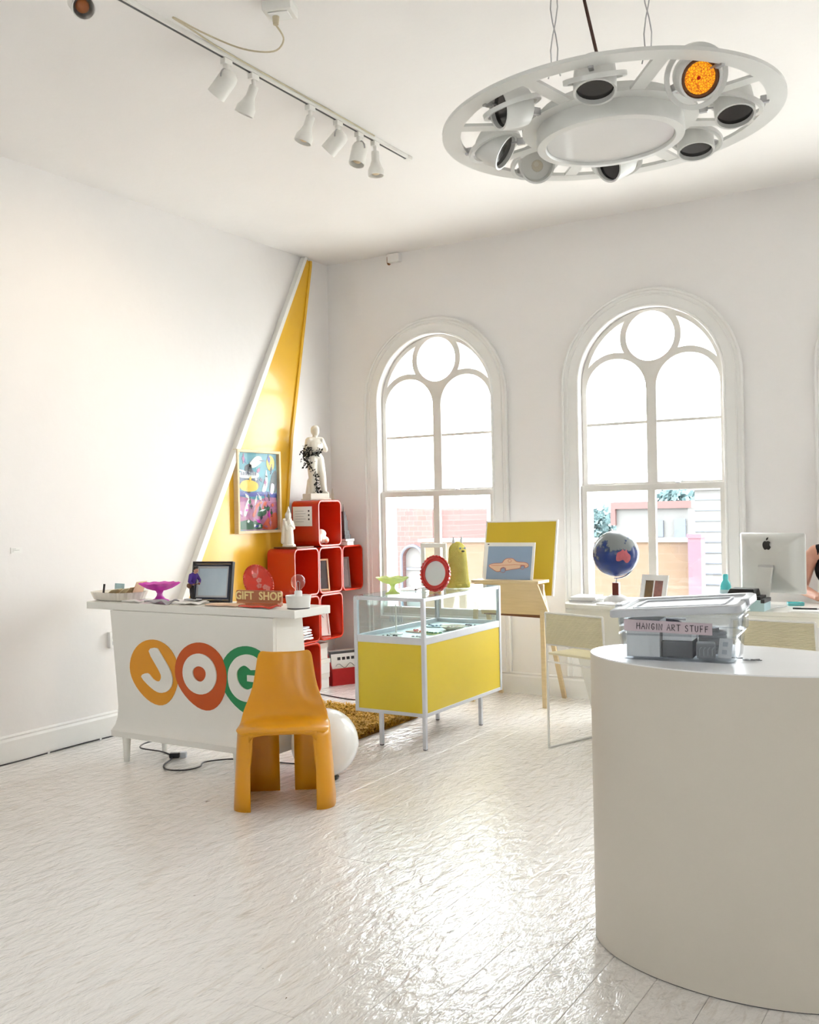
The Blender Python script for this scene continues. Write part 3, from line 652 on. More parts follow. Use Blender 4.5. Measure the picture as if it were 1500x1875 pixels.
# ------------------------------------------------------------------ red cube shelving
sh = thing('cube_shelving', 'stepped red plastic cube shelving in the room corner', 'shelf', (-5.12,6.85,0))
TS = Matrix.Translation((5.12,-6.85,0))
SX0, SX1 = -5.235, -4.955
ys = [6.344,6.677,7.010,7.325]; zs = [.0,.42,.81,1.205,1.598]
cells = [(1,3),(0,2),(1,2),(2,2),(0,1),(1,1),(0,0)]
for cy, cz in cells:
    y0, y1, z0, z1 = ys[cy]+.002, ys[cy+1]-.002, zs[cz]+.002, zs[cz+1]-.002
    big = {1:.05}.get(1)
    def corner(a, b_): return .05
    b = B(TS); lo = rrect(y0,y1,z0,z1,.05); li = rrect(y0+.014,y1-.014,z0+.014,z1-.014,.036)
    b.prism([lo, li], SX0, SX1, 'yz'); c = b.build('cube', REDSH, sh, smooth=True, sharp=45, bevel=.006)
    b = B(TS); b.prism([rrect(y0+.012,y1-.012,z0+.012,z1-.012,.036)], SX0, SX0+.01, 'yz'); b.build('back_panel', REDSH, c)
    b = B(TS); b.box(SX0+.008,SX1-.03,y0+.0135,y0+.016,(z0+z1)/2-.002,(z0+z1)/2+.002); b.build('seam', REDSH, c); b = B(TS); b.box(SX0+.008,SX1-.03,y1-.016,y1-.0135,(z0+z1)/2-.002,(z0+z1)/2+.002); b.build('seam', REDSH, c)
# rounded lip on each front edge is the bevel above; items follow
ZT = 1.598
def organic(name, shapes, mt, parent, vox, relax=3):
    b = B()
    for s_ in shapes:
        if s_[0] == 'c': b.capsule(s_[1], s_[2], s_[3], s_[4])
        else: b.ell(s_[1], s_[2], 16, 10, s_[3] if len(s_) > 3 else None)
    return b.build(name, mt, parent, remesh=vox, relax=relax)
# male nude statue in contrapposto, facing +X (about 0.63 m)
st = thing('plaster_statue', 'tall white plaster statue of a standing nude draped with dried ivy', 'statue', (-5.10,6.845,ZT+.001), rad(-25))
B().box(-.085,.085,-.10,.10,0,.012).build('plinth_foot', MARBLE, st, bevel=.003)
B().box(-.075,.075,-.09,.09,.012,.055).build('plinth_block', MARBLE, st, bevel=.004)
H = .58/7.6
def sp_(x, y, z): return (x*H, y*H, .05+z*H)
# local: +X front, +Y figure's left (image right)
shp = [('c',sp_(0,-.38,.12),sp_(.05,-.38,2.0),.028,.036),('c',sp_(.05,-.38,2.0),sp_(0,-.36,3.85),.038,.052),
 ('c',sp_(.30,.92,.12),sp_(.34,.66,2.0),.024,.033),('c',sp_(.34,.66,2.0),sp_(.05,.36,3.85),.035,.050),
 ('e',sp_(.22,-.36,.1),(.042,.018,.014)),('e',sp_(.52,.98,.1),(.042,.018,.014)),
 ('e',sp_(0,0,4.0),(.05,.068,.05)),('e',sp_(.03,.02,4.75),(.046,.058,.06)),('e',sp_(.04,0,5.5),(.052,.078,.06)),
 ('c',sp_(.02,-.72,5.95),sp_(.02,.72,6.0),.032,.032),('c',sp_(.02,0,6.0),sp_(.05,.02,6.6),.024,.022),
 ('c',sp_(.02,-.85,5.9),sp_(-.05,-1.08,4.75),.028,.023),('c',sp_(-.05,-1.08,4.75),sp_(.12,-1.02,3.75),.022,.016),('e',sp_(.18,-1.0,3.55),(.02,.014,.024)),
 ('c',sp_(.02,.85,5.9),sp_(.2,1.22,5.0),.028,.023),('c',sp_(.2,1.22,5.0),sp_(.4,.72,5.8),.022,.016),('e',sp_(.42,.66,5.92),(.02,.018,.018)),
 ('e',sp_(.10,.10,7.05),(.036,.030,.042)),('e',sp_(.38,.14,6.98),(.010,.008,.014)),('e',sp_(.28,.12,6.78),(.018,.018,.016)),
 ('e',sp_(0,.06,7.25),(.040,.036,.034)),('e',sp_(-.1,.05,7.05),(.034,.035,.038)),
 ('c',sp_(-.35,-.62,.1),sp_(-.25,-.55,1.5),.035,.026)]
organic('figure', shp, MARBLE, st, .005, 2)
b = B()
def leaf(b, p, s):
    n = Vector((random.uniform(-1,1),random.uniform(-1,1),random.uniform(-1,1))).normalized(); a = n.orthogonal().normalized(); c = n.cross(a); p = Vector(p)
    b.add([p, p+a*s*.6+c*s*.5+n*s*.2, p+a*s*1.4, p+a*s*.6-c*s*.5+n*s*.2], [(0,1,2),(0,2,3)])
gar = [sp_(.5,.1,5.6),sp_(.6,.3,4.9),sp_(.65,-.2,4.5),sp_(.3,-.8,4.3),sp_(.25,-1.2,4.9),sp_(.3,-1.25,4.0),sp_(.4,-1.0,3.2),sp_(.55,-.4,2.4),sp_(.5,-.2,1.7),sp_(.45,-.1,.9),sp_(.55,.0,.3),sp_(.6,-.1,-.3)]
G = spline(gar, 6, False)
b.tube(G, .0025, 5)
for i, p in enumerate(G):
    f = i/len(G); dens = 9 if .25 < f < .55 else 4
    for j in range(dens):
        sp = .04 if .25 < f < .55 else .016
        leaf(b, (p[0]+random.uniform(-sp,sp)*.5, p[1]+random.uniform(-sp,sp), p[2]+random.uniform(-sp,sp)), random.uniform(.012,.022))
o = b.build('ivy_garland', IVY, st); o['kind'] = 'stuff'; o['label'] = 'dried dark ivy wound down the statue'
# notice taped on the side of the top cube
no = thing('paper_notice', 'white printed notice taped to the side of the top red cube', 'paper', (-5.105,ys[1]+.0005,1.46), 0)
B().box(-.115,.085,-.0015,0,-.08,.085).build('sheet', PAPER, no)
for i in range(5): B().box(-.09,-.0+.02*(i%2),-.0022,-.0015,.045-.022*i,.048-.022*i).build('text_line', GREYP, no)
for i in range(3): B().box(.045,.06,-.0022,-.0015,.04-.035*i,.055-.035*i).build('symbol', INK, no)
# glass bottle-like obelisk figurine on the far front corner of the top cube
t = thing('glass_figurine', 'tiny clear glass spire figurine on the corner of the top red cube', 'figurine', (-5.02,6.975,ZT))
B().lathe([(.001,0),(.022,0),(.022,.008),(.012,.016),(.016,.04),(.008,.06),(.003,.095),(.001,.1)], 16).build('spire', BULB, t, smooth=True)
# robed white statue on a board, on the near cube
ZM = zs[3]
bd = tag(B().box(-.10,.14,-.115,.115,0,.012).build('wooden_board', BROWN, None, bevel=.003), 'dark wooden board under the small robed statue', 'board'); bd.location = (-5.10,6.50,ZM)
rs = thing('robed_statue', 'small white robed statue with praying hands on a wooden board', 'statue', (-5.10,6.465,ZM+.0135), rad(-20))
B().lathe([(.001,0),(.055,0),(.055,.012),(.048,.02),(.001,.02)], 20).build('base', MARBLE, rs, smooth=True)
organic('figure', [('c',(0,0,.03),(0,0,.15),.044,.036),('c',(0,0,.15),(0,0,.205),.036,.026),('e',(0,0,.25),(.020,.018,.025)),('e',(-.006,0,.255),(.026,.027,.034)),('c',(0,-.034,.2),(.02,-.036,.15),.013,.012),('c',(0,.034,.2),(.02,.036,.15),.013,.012),('c',(.02,-.036,.15),(.038,0,.175),.011,.008),('c',(.02,.036,.15),(.038,0,.175),.011,.008),('c',(-.02,-.03,.22),(-.03,-.035,.04),.014,.022),('c',(-.02,.03,.22),(-.03,.035,.04),.014,.022)], MARBLE, rs, .004, 2)
b = B(); b.cyl((0,0,.285),(0,0,.33),.016,.003,10); b.build('crown', MARBLE, rs, smooth=True)
# tower model and books on the end cube
bk = thing('yellow_book', 'pale yellow book lying under the dark tower model', 'book', (-5.0,7.10,ZM), rad(6))
B().box(-.07,.07,-.055,.055,0,.004).build('cover', CREAM, bk); B().box(-.068,.066,-.053,.053,.004,.030).build('pages', PAPER, bk); B().box(-.07,.07,-.055,.055,.030,.034).build('cover', CREAM, bk); B().box(-.072,-.07,-.055,.055,0,.034).build('spine', CREAM, bk)
bk = thing('black_book', 'thin black book directly beneath the dark tower model', 'book', (-5.0,7.10,ZM+.034), rad(-4))
B().box(-.075,.075,-.06,.06,0,.003).build('cover', BLACK, bk); B().box(-.073,.071,-.058,.058,.003,.020).build('pages', PAPER, bk); B().box(-.075,.075,-.06,.06,.020,.023).build('cover', BLACK, bk); B().box(-.077,-.075,-.06,.06,0,.023).build('spine', BLACK, bk)
tw = thing('tower_model', 'dark grey stepped skyscraper model on two books', 'model', (-5.0,7.10,ZM+.057))
for i, (h0,h1,w_) in enumerate([(0,.035,.045),(.035,.07,.037),(.07,.16,.027),(.16,.20,.021),(.20,.235,.014)]):
    B().box(-w_,w_,-w_,w_,h0,h1).build('tower_stage', DGREY, tw, bevel=.001)
    for k in range(3): B().box(-w_-.0015,w_+.0015,-w_*.7+k*w_*.55,-w_*.55+k*w_*.55,h0,h1).build('pilaster', MGREY, tw)
b = B(); b.cyl((0,0,.235),(0,0,.30),.005,.001,8); b.build('mast', DGREY, tw)
# white ceramic heads in the top cube
t = thing('ceramic_figurine', 'white ceramic animal figure with pink snout in the top red cube', 'figurine', (-5.06,6.81,zs[3]+.021), rad(0))
organic('body', [('e',(0,.03,.05),(.05,.055,.05)),('e',(.02,.015,.085),(.042,.05,.04)),('c',(.03,-.02,.07),(.05,-.045,.03),.024,.016),('c',(.02,-.05,.02),(.02,-.05,.07),.018,.022),('e',(.03,.07,.03),(.03,.02,.03))], MARBLE, t, .005, 2)
b = B(); b.ell((.055,.04,.03),(.016,.014,.014),10,8); b.build('snout', PEACH, t, smooth=True)
b = B(); b.lathe([(.001,0),(.02,0),(.022,.08),(.016,.1),(.001,.1)],14,(.01,-.075,0)); b.build('vase', PAPER, t, smooth=True)
# framed pictures on shelves
def picture(name, label, loc, rz, w_, h_, fm, im, lean=10, mount=None, cat='picture frame', strokes=0):
    t = thing(name, label, cat, loc, rz)
    m = Matrix.Rotation(rad(-lean),4,'X')
    b = B(m); b.prism([rc(-w_/2,w_/2,0,h_), rc(-w_/2+.014,w_/2-.014,.014,h_-.014)], -.008,.008); b.build('frame', fm, t, bevel=.002)
    b = B(m); b.box(-w_/2+.012,w_/2-.012,-.002,.004,.012,h_-.012); b.build('mount' if mount else 'image', mount or im, t)
    if mount: b = B(m); b.box(-w_/2+.034,w_/2-.034,-.003,-.002,.036,h_-.034); b.build('image', im, t)
    for k in range(strokes):
        b = B(m); c0 = (random.uniform(-w_*.2,w_*.2), random.uniform(h_*.3,h_*.7)); b.tube([(c0[0]+.18*w_*cos(a)*random.uniform(.7,1.1),-.0035,c0[1]+.12*h_*sin(a)*random.uniform(.6,1.1)) for a in [2*PI*i/14 for i in range(11)]], .0018, 5); b.build('drawn_line', [LGREY,INK,VIO][k % 3], t)
    b = B(); b.box(-.01,.01,.01,h_*.35,0,.006); b.build('stand', fm, t)
    return t
picture('framed_photo', 'pale wood framed dark photo in the middle red cube', (-5.075,6.835,zs[2]+.017), rad(58), .19, .27, PINE, DGREY, 8, None, strokes=3)
picture('unframed_print', 'grey print with white figure in the end red cube', (-5.085,7.165,zs[2]+.017), rad(60), .19, .27, MGREY, GREYP, 8, strokes=3)
picture('framed_drawing', 'white framed line drawing leaning in the lower red cube', (-5.075,6.84,zs[1]+.020), rad(60), .18, .23, PAPER, PAPER, 12, strokes=4)
t = thing('wrapped_shirts', 'pile of folded white printed shirts in the lower red cube', 'shirts', (-5.075,6.50,zs[1]+.025))
for i in range(5):
    b = B(Matrix.Translation((random.uniform(-.01,.01),random.uniform(-.02,.02),.022*i)) @ Matrix.Rotation(random.uniform(-.2,.2),4,'Z'))
    n = 8; vs = []
    for a in range(n+1):
        for c in range(n+1): vs.append((-.09+.18*a/n,-.10+.20*c/n, .012+random.uniform(-.006,.006)))
    fs = [(a*(n+1)+c,a*(n+1)+c+1,(a+1)*(n+1)+c+1,(a+1)*(n+1)+c) for a in range(n) for c in range(n)]
    b.add(vs,fs); b.build('folded_shirt', [PAPER,LGREY,PAPER][i % 3], t, smooth=True, solid=.018, sub=1)
for i in range(4):
    b = B(); b.box(.088,.093,-.085+.045*i,-.06+.045*i,.03+.015*(i%2),.045+.015*(i%2)); b.build('print_mark', [INK,RED,BLUEG,INK][i], t)
t = thing('paper_stack', 'cream folders standing in the floor-level red cube', 'folders', (-5.06,6.5,.017))
for i in range(6): B().box(-.09,.095,-.06+.02*i,-.045+.02*i,0,.26-.01*(i%3)).build('folder', [CREAM,PAPER][i % 2], t)
# boxes and crate on the floor near the corner
for i,(z0,z1,dx,lab) in enumerate([(0,.13,0,'lowest white carton stacked on the floor beside the red shelving'),(.131,.25,.01,'middle white carton of the stack beside the red shelving'),(.251,.385,-.01,'topmost white carton of the stack beside the red shelving')]):
    t = thing('white_carton', lab, 'carton', (-5.12+dx,6.79,z0), 0, 'white cartons beside the shelving')
    h = z1-z0
    B().box(-.11,.09,-.095,.095,0,h*.82).build('carton_body', PAPER, t, bevel=.002); B().box(-.115,.095,-.10,.10,h*.7,h).build('carton_lid', WHITE, t, bevel=.002)
t = thing('record_crate', 'red card crate of magazines on the floor near the yellow case', 'crate', (-5.04,7.125,0), rad(63))
B().box(-.17,.17,-.09,-.08,0,.145).build('front_panel', REDBOX, t); B().box(-.17,.17,.08,.09,0,.28).build('back_panel', REDBOX, t)
for x in (-.17,.16): b = B(); b.prism([[(-.09,0),(.09,0),(.09,.28),(.0,.28),(-.09,.145)]], x, x+.01, 'yz'); b.build('side_panel', REDBOX, t)
B().box(-.16,.16,-.08,.08,0,.008).build('bottom', REDBOX, t)
for i in range(6):
    m = thing('magazine', ['white illustrated magazine standing at the front of the red crate','dark grey magazine filed second in the red crate','plain white magazine between dark and mottled ones in the red crate','mottled grey magazine filed in the red crate','peach-coloured magazine filed in the red crate','white magazine against the back of the red crate'][i], 'magazine', (-5.04-.891*(-.066+.019*i),7.125+.454*(-.066+.019*i),.012), rad(63), None if i == 0 else 'magazines filed in the red crate')
    B(Matrix.Rotation(rad(-6),4,'X')).box(-.15,.15,-.004,.004,0,.275).build('cover', [PAPER,DGREY,PAPER,GREYP,PEACH,PAPER][i], m)
    if i == 0:
        for k in range(4): B(Matrix.Rotation(rad(-6),4,'X')).box(-.09+.045*k,-.06+.045*k,-.0055,-.004,.2,.225).build('headline_mark', INK, m)
        b = B(Matrix.Rotation(rad(-6),4,'X')); b.tube([(-.11+.02*k,-.005,.15+.02*sin(k*1.1)) for k in range(12)], .003, 5); b.build('cover_drawing', MGREY, m)
        B(Matrix.Rotation(rad(-6),4,'X')).box(-.15,.15,-.0055,-.004,.255,.275).build('cover_band', DGREY, m)

# ------------------------------------------------------------------ on the counter
CT = .958
tr = thing('card_tray', 'white ribbed plastic tray filled with postcards on the counter', 'tray', (-4.955,4.515,CT), rad(-6))
n = 72
def ov(a, b_, z, rib): return [(a*(1+rib*(j%2))*abs(cos(2*PI*j/n))**.7*(1 if cos(2*PI*j/n)>=0 else -1), b_*(1+rib*(j%2))*abs(sin(2*PI*j/n))**.7*(1 if sin(2*PI*j/n)>=0 else -1), z) for j in range(n)]
b = B(); b.rings([ov(.155,.105,0,.0),ov(.175,.12,.006,.01),ov(.195,.135,.05,.015),ov(.198,.138,.055,.0),ov(.188,.13,.052,.0),ov(.165,.112,.01,0)]); b.build('tray_body', mat('ivory_plastic',(232,226,214),.4,var=(9,10)), tr)
tags = ['first beige postcard in the ribbed tray','beige postcard leaning at mid tray','dark-lettered beige postcard in the ribbed tray','tan postcard leaning at the tray end','upright pale blue card at the back of the ribbed tray','thin black-edged card at the wall end of the tray','tall salmon printed card standing up from the ribbed tray']
cols = [CREAM,PLY,CREAM,PLY,BLUEBOX,BLACK,PEACH]
pos = [(-5.05,4.50,.095,56),(-4.995,4.51,.095,55),(-4.945,4.50,.10,52),(-4.89,4.51,.105,48),(-5.02,4.57,.085,6),(-5.09,4.50,.085,8),(-4.84,4.545,.115,26)]
for (x,y,h,tl), lab, mt in zip(pos, tags, cols):
    t = thing('postcard', lab, 'card', (x,y,CT+.014), rad(-80) if tl > 12 else rad(-10), 'postcards in the counter tray')
    m = Matrix.Rotation(rad(-tl),4,'X')
    b = B(m); b.box(-(.055 if mt is not BLACK else .011),.055 if mt is not BLACK else .011,-.0012,.0012,0,h); b.build('card', mt, t)
    if tl > 12:
        for k in range(3): b = B(m); b.box(-.035+.025*k,-.02+.025*k,-.002,-.0012,h*.4,h*.8); b.build('print_mark', INK if k != 1 else BROWN, t)
cake_stand('magenta_cake_stand', 'scalloped magenta glass cake stand on the white counter', PINKG, (-4.61,4.53,CT), .125, .115, 12, .05, .058)
def sheet(name, label, loc, rz, w_, d_, mt, mark=None, amp=.006, cat='paper'):
    n = 8; vs = []
    for a in range(n+1):
        for c in range(n+1): vs.append((-w_/2+w_*a/n,-d_/2+d_*c/n,.008+amp*sin(a*1.3+c*.7)*(a/n)+amp*.5))
    fs = [(a*(n+1)+c,a*(n+1)+c+1,(a+1)*(n+1)+c+1,(a+1)*(n+1)+c) for a in range(n) for c in range(n)]
    t = thing(name, label, cat, loc, rz); B().add(vs,fs).build('sheet', mt, t, smooth=True, solid=.008)
    return t
sheet('leaflet_stack', 'pale leaflets with blue print lying by the magenta cake stand', (-4.70,4.405,CT), rad(5), .14, .08, PAPER)
sheet('newspaper', 'grey rumpled newspaper lying before the black framed picture', (-4.47,4.41,CT), rad(-8), .22, .10, GREYP, amp=.012, cat='newspaper')
sheet('white_sheet', 'white paper sheet on the counter under the figurine', (-4.26,4.44,CT), rad(6), .18, .12, PAPER)
sheet('orange_leaflet', 'orange leaflet lying before the gift shop sign', (-3.97,4.42,CT), rad(3), .22, .10, PEACH, amp=.003)
sheet('red_folder', 'red folder with papers lying beside the white bulb lamp', (-3.70,4.41,CT), rad(-4), .24, .10, REDP, amp=.004, cat='folder')
# black framed picture, leaning
bf = thing('shadow_box_picture', 'black stepped frame with pale blue picture leaning on the counter', 'picture frame', (-4.22,4.575,CT), rad(12))
m = Matrix.Rotation(rad(-10),4,'X')
for k,(o_,mt) in enumerate([(0,BLACK),(.016,mat('navy_frame',(36,44,66),.3,var=(9,10),coat=.2)),(.028,LGREY)]):
    b = B(m); b.prism([rc(-.14+o_,.14-o_,o_,.25-o_), rc(-.14+o_+.013,.14-o_-.013,o_+.013,.25-o_-.013)], -.018+.006*k,.012); b.build('frame_step', mt, bf, bevel=.002)
PICB = mat('pale_blue_print',(228,240,245),.3,var=(5,0,(160,188,210)),coat=.3)
b = B(m); b.box(-.105,.105,0,.006,.035,.215); b.build('picture', PICB, bf)
b = B(); b.box(-.02,.02,.01,.09,0,.008); b.build('stand', BLACK, bf)
# figurine of a musician
fg = thing('musician_figurine', 'small bent figurine in purple jacket and black trousers on the counter', 'figurine', (-4.285,4.485,CT+.024), rad(-10))
B().box(-.05,.05,-.03,.03,-.004,.004).build('base', LGREY, fg, bevel=.002)
organic('trousers', [('c',(-.028,.012,.01),(-.025,.01,.045),.011,.013),('c',(-.025,.01,.045),(-.012,.005,.085),.014,.018),('c',(.022,-.012,.01),(.012,-.012,.048),.011,.013),('c',(.012,-.012,.048),(-.008,-.004,.085),.014,.018),('e',(-.022,.012,.006),(.016,.009,.007)),('e',(.03,-.012,.006),(.016,.009,.007))], BLACK, fg, .0035, 2)
organic('jacket', [('c',(-.01,0,.09),(.012,0,.145),.02,.022),('c',(.010,-.022,.148),(.014,-.036,.11),.011,.009),('c',(.014,-.036,.11),(.042,-.03,.095),.009,.007),('c',(.012,.022,.148),(.026,.034,.115),.011,.009),('c',(.026,.034,.115),(.055,.01,.10),.009,.007)], mat('purple_cloth',(84,52,150),.5,var=(30,24)), fg, .0035, 2)
organic('head', [('e',(.036,0,.178),(.016,.014,.019)),('c',(.016,0,.155),(.032,0,.168),.009,.009),('e',(.052,0,.175),(.005,.003,.005)),('e',(.047,-.03,.094),(.007,.006,.006)),('e',(.06,.006,.10),(.007,.006,.006))], SKIN, fg, .0028, 1)
organic('hair', [('e',(.030,0,.188),(.019,.017,.015)),('e',(.046,0,.196),(.011,.011,.008))], BLACK, fg, .0032, 1)
b = B(); b.tube([(.02,-.036,.09),(.05,-.034,.096),(.1,-.03,.1)], [.004,.003,.003], 6); b.ell((.012,-.036,.085),(.022,.008,.016),12,8); b.ell((.104,-.03,.1),(.008,.004,.006),8,6); b.build('guitar', BROWN, fg, smooth=True)
# gift shop sign
gs = thing('gift_shop_sign', 'clear-edged sign reading GIFT SHOP in gold letters on the counter', 'sign', (-3.79,4.515,CT+.0005), rad(2))
SGN = mat('sign_plate',(190,122,80),.3,var=(9,12),coat=.3); GOLD = mat('gold_letters',(255,240,172),.35,.0,var=(12,10))
B().prism([rrect(-.165,.165,.018,.088,.014)], -.008,.008).build('plate', SGN, gs)
B().box(-.15,.15,-.025,.03,0,.02).build('base', SGN, gs, bevel=.003)
text_part('lettering', 'GIFT  SHOP', .0655, GOLD, gs, Matrix.Translation((0,-.0095,.055)) @ FRONT, .0015, .0016, 1.02)
# red oval plate on a stand
pl = thing('oval_plate', 'red oval plate with beaded rim and raised flowers on the counter', 'plate', (-3.865,4.60,CT), rad(28))
m = Matrix.Translation((0,0,.128)) @ Matrix.Rotation(rad(-16),4,'X') @ Matrix.Rotation(rad(-30),4,'Y')
N = 60
b = B(m); b.rings([[(.001*cos(2*PI*j/N),.006,.001*sin(2*PI*j/N)) for j in range(N)],[(.072*cos(2*PI*j/N),.006,.10*sin(2*PI*j/N)) for j in range(N)],[(.085*cos(2*PI*j/N),-.006,.115*sin(2*PI*j/N)) for j in range(N)],[(.085*cos(2*PI*j/N),.0,.115*sin(2*PI*j/N)) for j in range(N)],[(.07*cos(2*PI*j/N),.012,.098*sin(2*PI*j/N)) for j in range(N)],[(.001*cos(2*PI*j/N),.012,.001*sin(2*PI*j/N)) for j in range(N)]]); b.build('dish', REDP, pl, smooth=True)
b = B(m)
for i in range(40): b.ell((.08*cos(2*PI*i/40),-.006,.11*sin(2*PI*i/40)),.0045,6,5)
b.build('beaded_rim', REDP, pl, smooth=True)
FLW = mat('pink_glaze',(240,150,140),.2,var=(20,30),coat=.4)
for x,z in ((0,.05),(.008,.01),(-.006,-.02),(.02,-.045),(.03,-.06)):
    b = B(m)
    for k in range(5): b.ell((x+.009*cos(k*1.257),.003,z+.009*sin(k*1.257)),(.008,.005,.008),8,6)
    b.build('flower', FLW, pl, smooth=True)
B().box(-.03,.03,-.01,.07,0,.008).build('stand_foot', PINE, pl); B(Matrix.Rotation(rad(-16),4,'X')).box(-.012,.012,.022,.03,.012,.16).build('stand_post', PINE, pl)
# bulb lamp in white pot
bl = thing('bulb_lamp', 'clear glass bulb lamp in a white pot on the counter end', 'lamp', (-3.46,4.46,CT), 0)
B().lathe([(.001,0),(.064,0),(.064,.006),(.001,.006)], 28).build('base_ring', BLACK, bl, smooth=True)
B().lathe([(.001,.006),(.064,.006),(.073,.074),(.069,.074),(.06,.062),(.001,.062)], 36).build('pot', WMETAL, bl, smooth=True)
B().lathe([(.001,.062),(.022,.062),(.022,.095),(.018,.1),(.001,.1)], 20).build('socket', PAPER, bl, smooth=True)
B().lathe([(.014,.1),(.018,.108),(.034,.125),(.041,.148),(.036,.172),(.02,.188),(.002,.192)], 28).build('bulb', BULB, bl, smooth=True)
b = B(); b.tube([(-.008,0,.1),(-.012,0,.145),(0,0,.155),(.012,0,.145),(.008,0,.1)], .0012, 5); b.build('filament', STEEL, bl)

# ------------------------------------------------------------------ easel, yellow board and print
ez = thing('wooden_easel', 'pale wooden easel with a plywood front standing before the window wall', 'easel', (-3.28,6.95,0))
TE = Matrix.Translation((3.28,-6.95,0))
def bar(parent, name, mt, p, q, w_, d_, M_=None, bev=.003):
    p, q = Vector(p), Vector(q); d = (q-p).normalized(); a = Vector((1,0,0)) - d*d.x; a.normalize(); c = d.cross(a)
    b = B(M_); b.hexa([p-a*w_/2-c*d_/2, p+a*w_/2-c*d_/2, p+a*w_/2+c*d_/2, p-a*w_/2+c*d_/2],[q-a*w_/2-c*d_/2, q+a*w_/2-c*d_/2, q+a*w_/2+c*d_/2, q-a*w_/2+c*d_/2])
    return b.build(name, mt, parent, bevel=bev)
for x, x2 in ((-3.64,-3.55),(-3.03,-3.01)):
    bar(ez,'front_leg',PINE,(x,6.865,.0),(x2,6.80,.93),.034,.026,TE)
for x, x2 in ((-3.60,-3.52),(-3.05,-3.04)):
    bar(ez,'rear_leg',PINE,(x,7.29,.0),(x2,6.86,.90),.034,.026,TE)
b = B(TE); b.hexa([(-3.52,6.815,.69),(-2.955,6.815,.69),(-2.955,6.833,.69),(-3.52,6.833,.69)],[(-3.535,6.74,.935),(-3.02,6.74,.935),(-3.02,6.758,.935),(-3.535,6.758,.935)]); b.build('plywood_front', PLY, ez)
b = B(TE); b.box(-3.56,-3.005,6.725,6.93,.935,.957); b.build('ledge', PLY, ez, bevel=.002)
b = B(TE); b.hexa([(-3.50,6.812,.69),(-2.945,6.812,.675),(-2.945,6.845,.675),(-3.50,6.845,.69)],[(-3.50,6.812,.71),(-2.95,6.812,.705),(-2.95,6.845,.705),(-3.50,6.845,.71)]); b.build('lower_strip', BROWN, ez)
yb = thing('yellow_board', 'large square yellow board with white edge leaning on the easel', 'board', (-3.30,6.865,.0))
mt4 = Matrix.Translation((0,.0,.80)) @ Matrix.Rotation(rad(-14),4,'X') @ Matrix.Rotation(rad(1.5),4,'Y')
mt4 = Matrix.Translation((.01,.085,.83)) @ Matrix.Rotation(rad(-13),4,'X') @ Matrix.Rotation(rad(-.5),4,'Y')
b = B(mt4); b.box(-.305,.305,0,.02,0,.585); b.build('panel', PAPER, yb)
b = B(mt4); b.box(-.292,.292,-.002,0,.0,.572); b.build('yellow_face', YBOARD, yb)
pt = thing('car_print', 'print of a pale car on grey-blue ground propped on the easel ledge', 'print', (-3.30,6.83,.957))
mt5 = Matrix.Rotation(rad(-13),4,'X')
b = B(mt5); b.box(-.21,.205,-.002,.004,0,.285); b.build('sheet', PAPER, pt)
b = B(mt5); b.box(-.185,.185,-.0032,-.002,.0,.255); b.build('ground_colour', BLUEG, pt)
car = [(-.165,.098),(-.160,.112),(-.12,.122),(-.06,.126),(-.045,.145),(-.02,.160),(.03,.160),(.055,.142),(.08,.135),(.13,.132),(.158,.122),(.162,.102),(.14,.092),(.132,.106),(.115,.112),(.10,.106),(.092,.088),(.03,.078),(-.02,.070),(-.025,.085),(-.045,.093),(-.065,.083),(-.07,.062),(-.10,.060),(-.13,.075)]
q = spline(car, 4)
b = B(mt5); b.prism([q], -.0042, -.0032); b.build('car_shape', PEACH, pt)
b = B(mt5); b.tube([(p[0],-.0045,p[1]) for p in q], .0018, 5, True)
for c, r_ in (((-.046,.068),.021),((.115,.092),.017),((.005,.143),.014)): b.tube([(c[0]+r_*cos(2*PI*i/14),-.0045,c[1]+r_*.8*sin(2*PI*i/14)) for i in range(14)], .0014, 5, True)
b.tube([(-.15,-.0045,.105),(-.06,-.0045,.108),(.05,-.0045,.115),(.15,-.0045,.11)], .0014, 5); b.build('car_outline', OUTLN, pt)
B(mt5).box(-.195,-.18,-.003,-.002,.268,.274).build('caption_mark', INK, pt)

# ------------------------------------------------------------------ sled chairs with cream corded seats
def sled_chair(label, loc, rz):
    t = thing('sled_chair', label, 'chair', loc, rz, 'cream sled chairs at the desk')
    W_, D_ = .225, .43                      # half width, depth; local -Y is the back
    for s in (-1,1):
        x = s*W_
        b = B(); b.tube(spline([(x,-.01,.845),(x,.0,.62),(x,.0,.3),(x,0,.03),(x,.012,.007),(x,.05,.007),(x,D_-.05,.007),(x,D_-.012,.007),(x,D_,.03),(x,D_+.0,.3),(x,D_+.0,.56),(x,D_-.015,.585),(x,D_-.05,.588),(x,.02,.588)], 3, False), .0075, 8); b.build('side_frame', WMETAL, t, smooth=True)
    for z, y in ((.845,-.01),(.648,.0),(.54,.0),(.588,D_-.03)):
        b = B(); b.tube([(-W_,y,z),(W_,y,z)], .0065, 8); b.build('cross_rail', WMETAL, t, smooth=True)
    n = 26
    bk_ = B(); bk_.box(-W_,W_,-.008,.006,.652,.842); o = bk_.build('backrest', CREAM, t)
    for i in range(n):
        z = .656+(.842-.656)*i/n; b = B(); b.tube([(-W_,-.009,z),(W_,-.009,z)], .0032, 6); b.build('cord', CREAM, o, smooth=True)
    st_ = B(); st_.box(-W_,W_,.01,D_-.03,.583,.592); o = st_.build('seat', CREAM, t)
    for i in range(30):
        y = .015+(D_-.05)*i/30; b = B(); b.tube([(-W_,y,.593),(W_,y,.593)], .0035, 6); b.build('cord', CREAM, o, smooth=True)
    return t
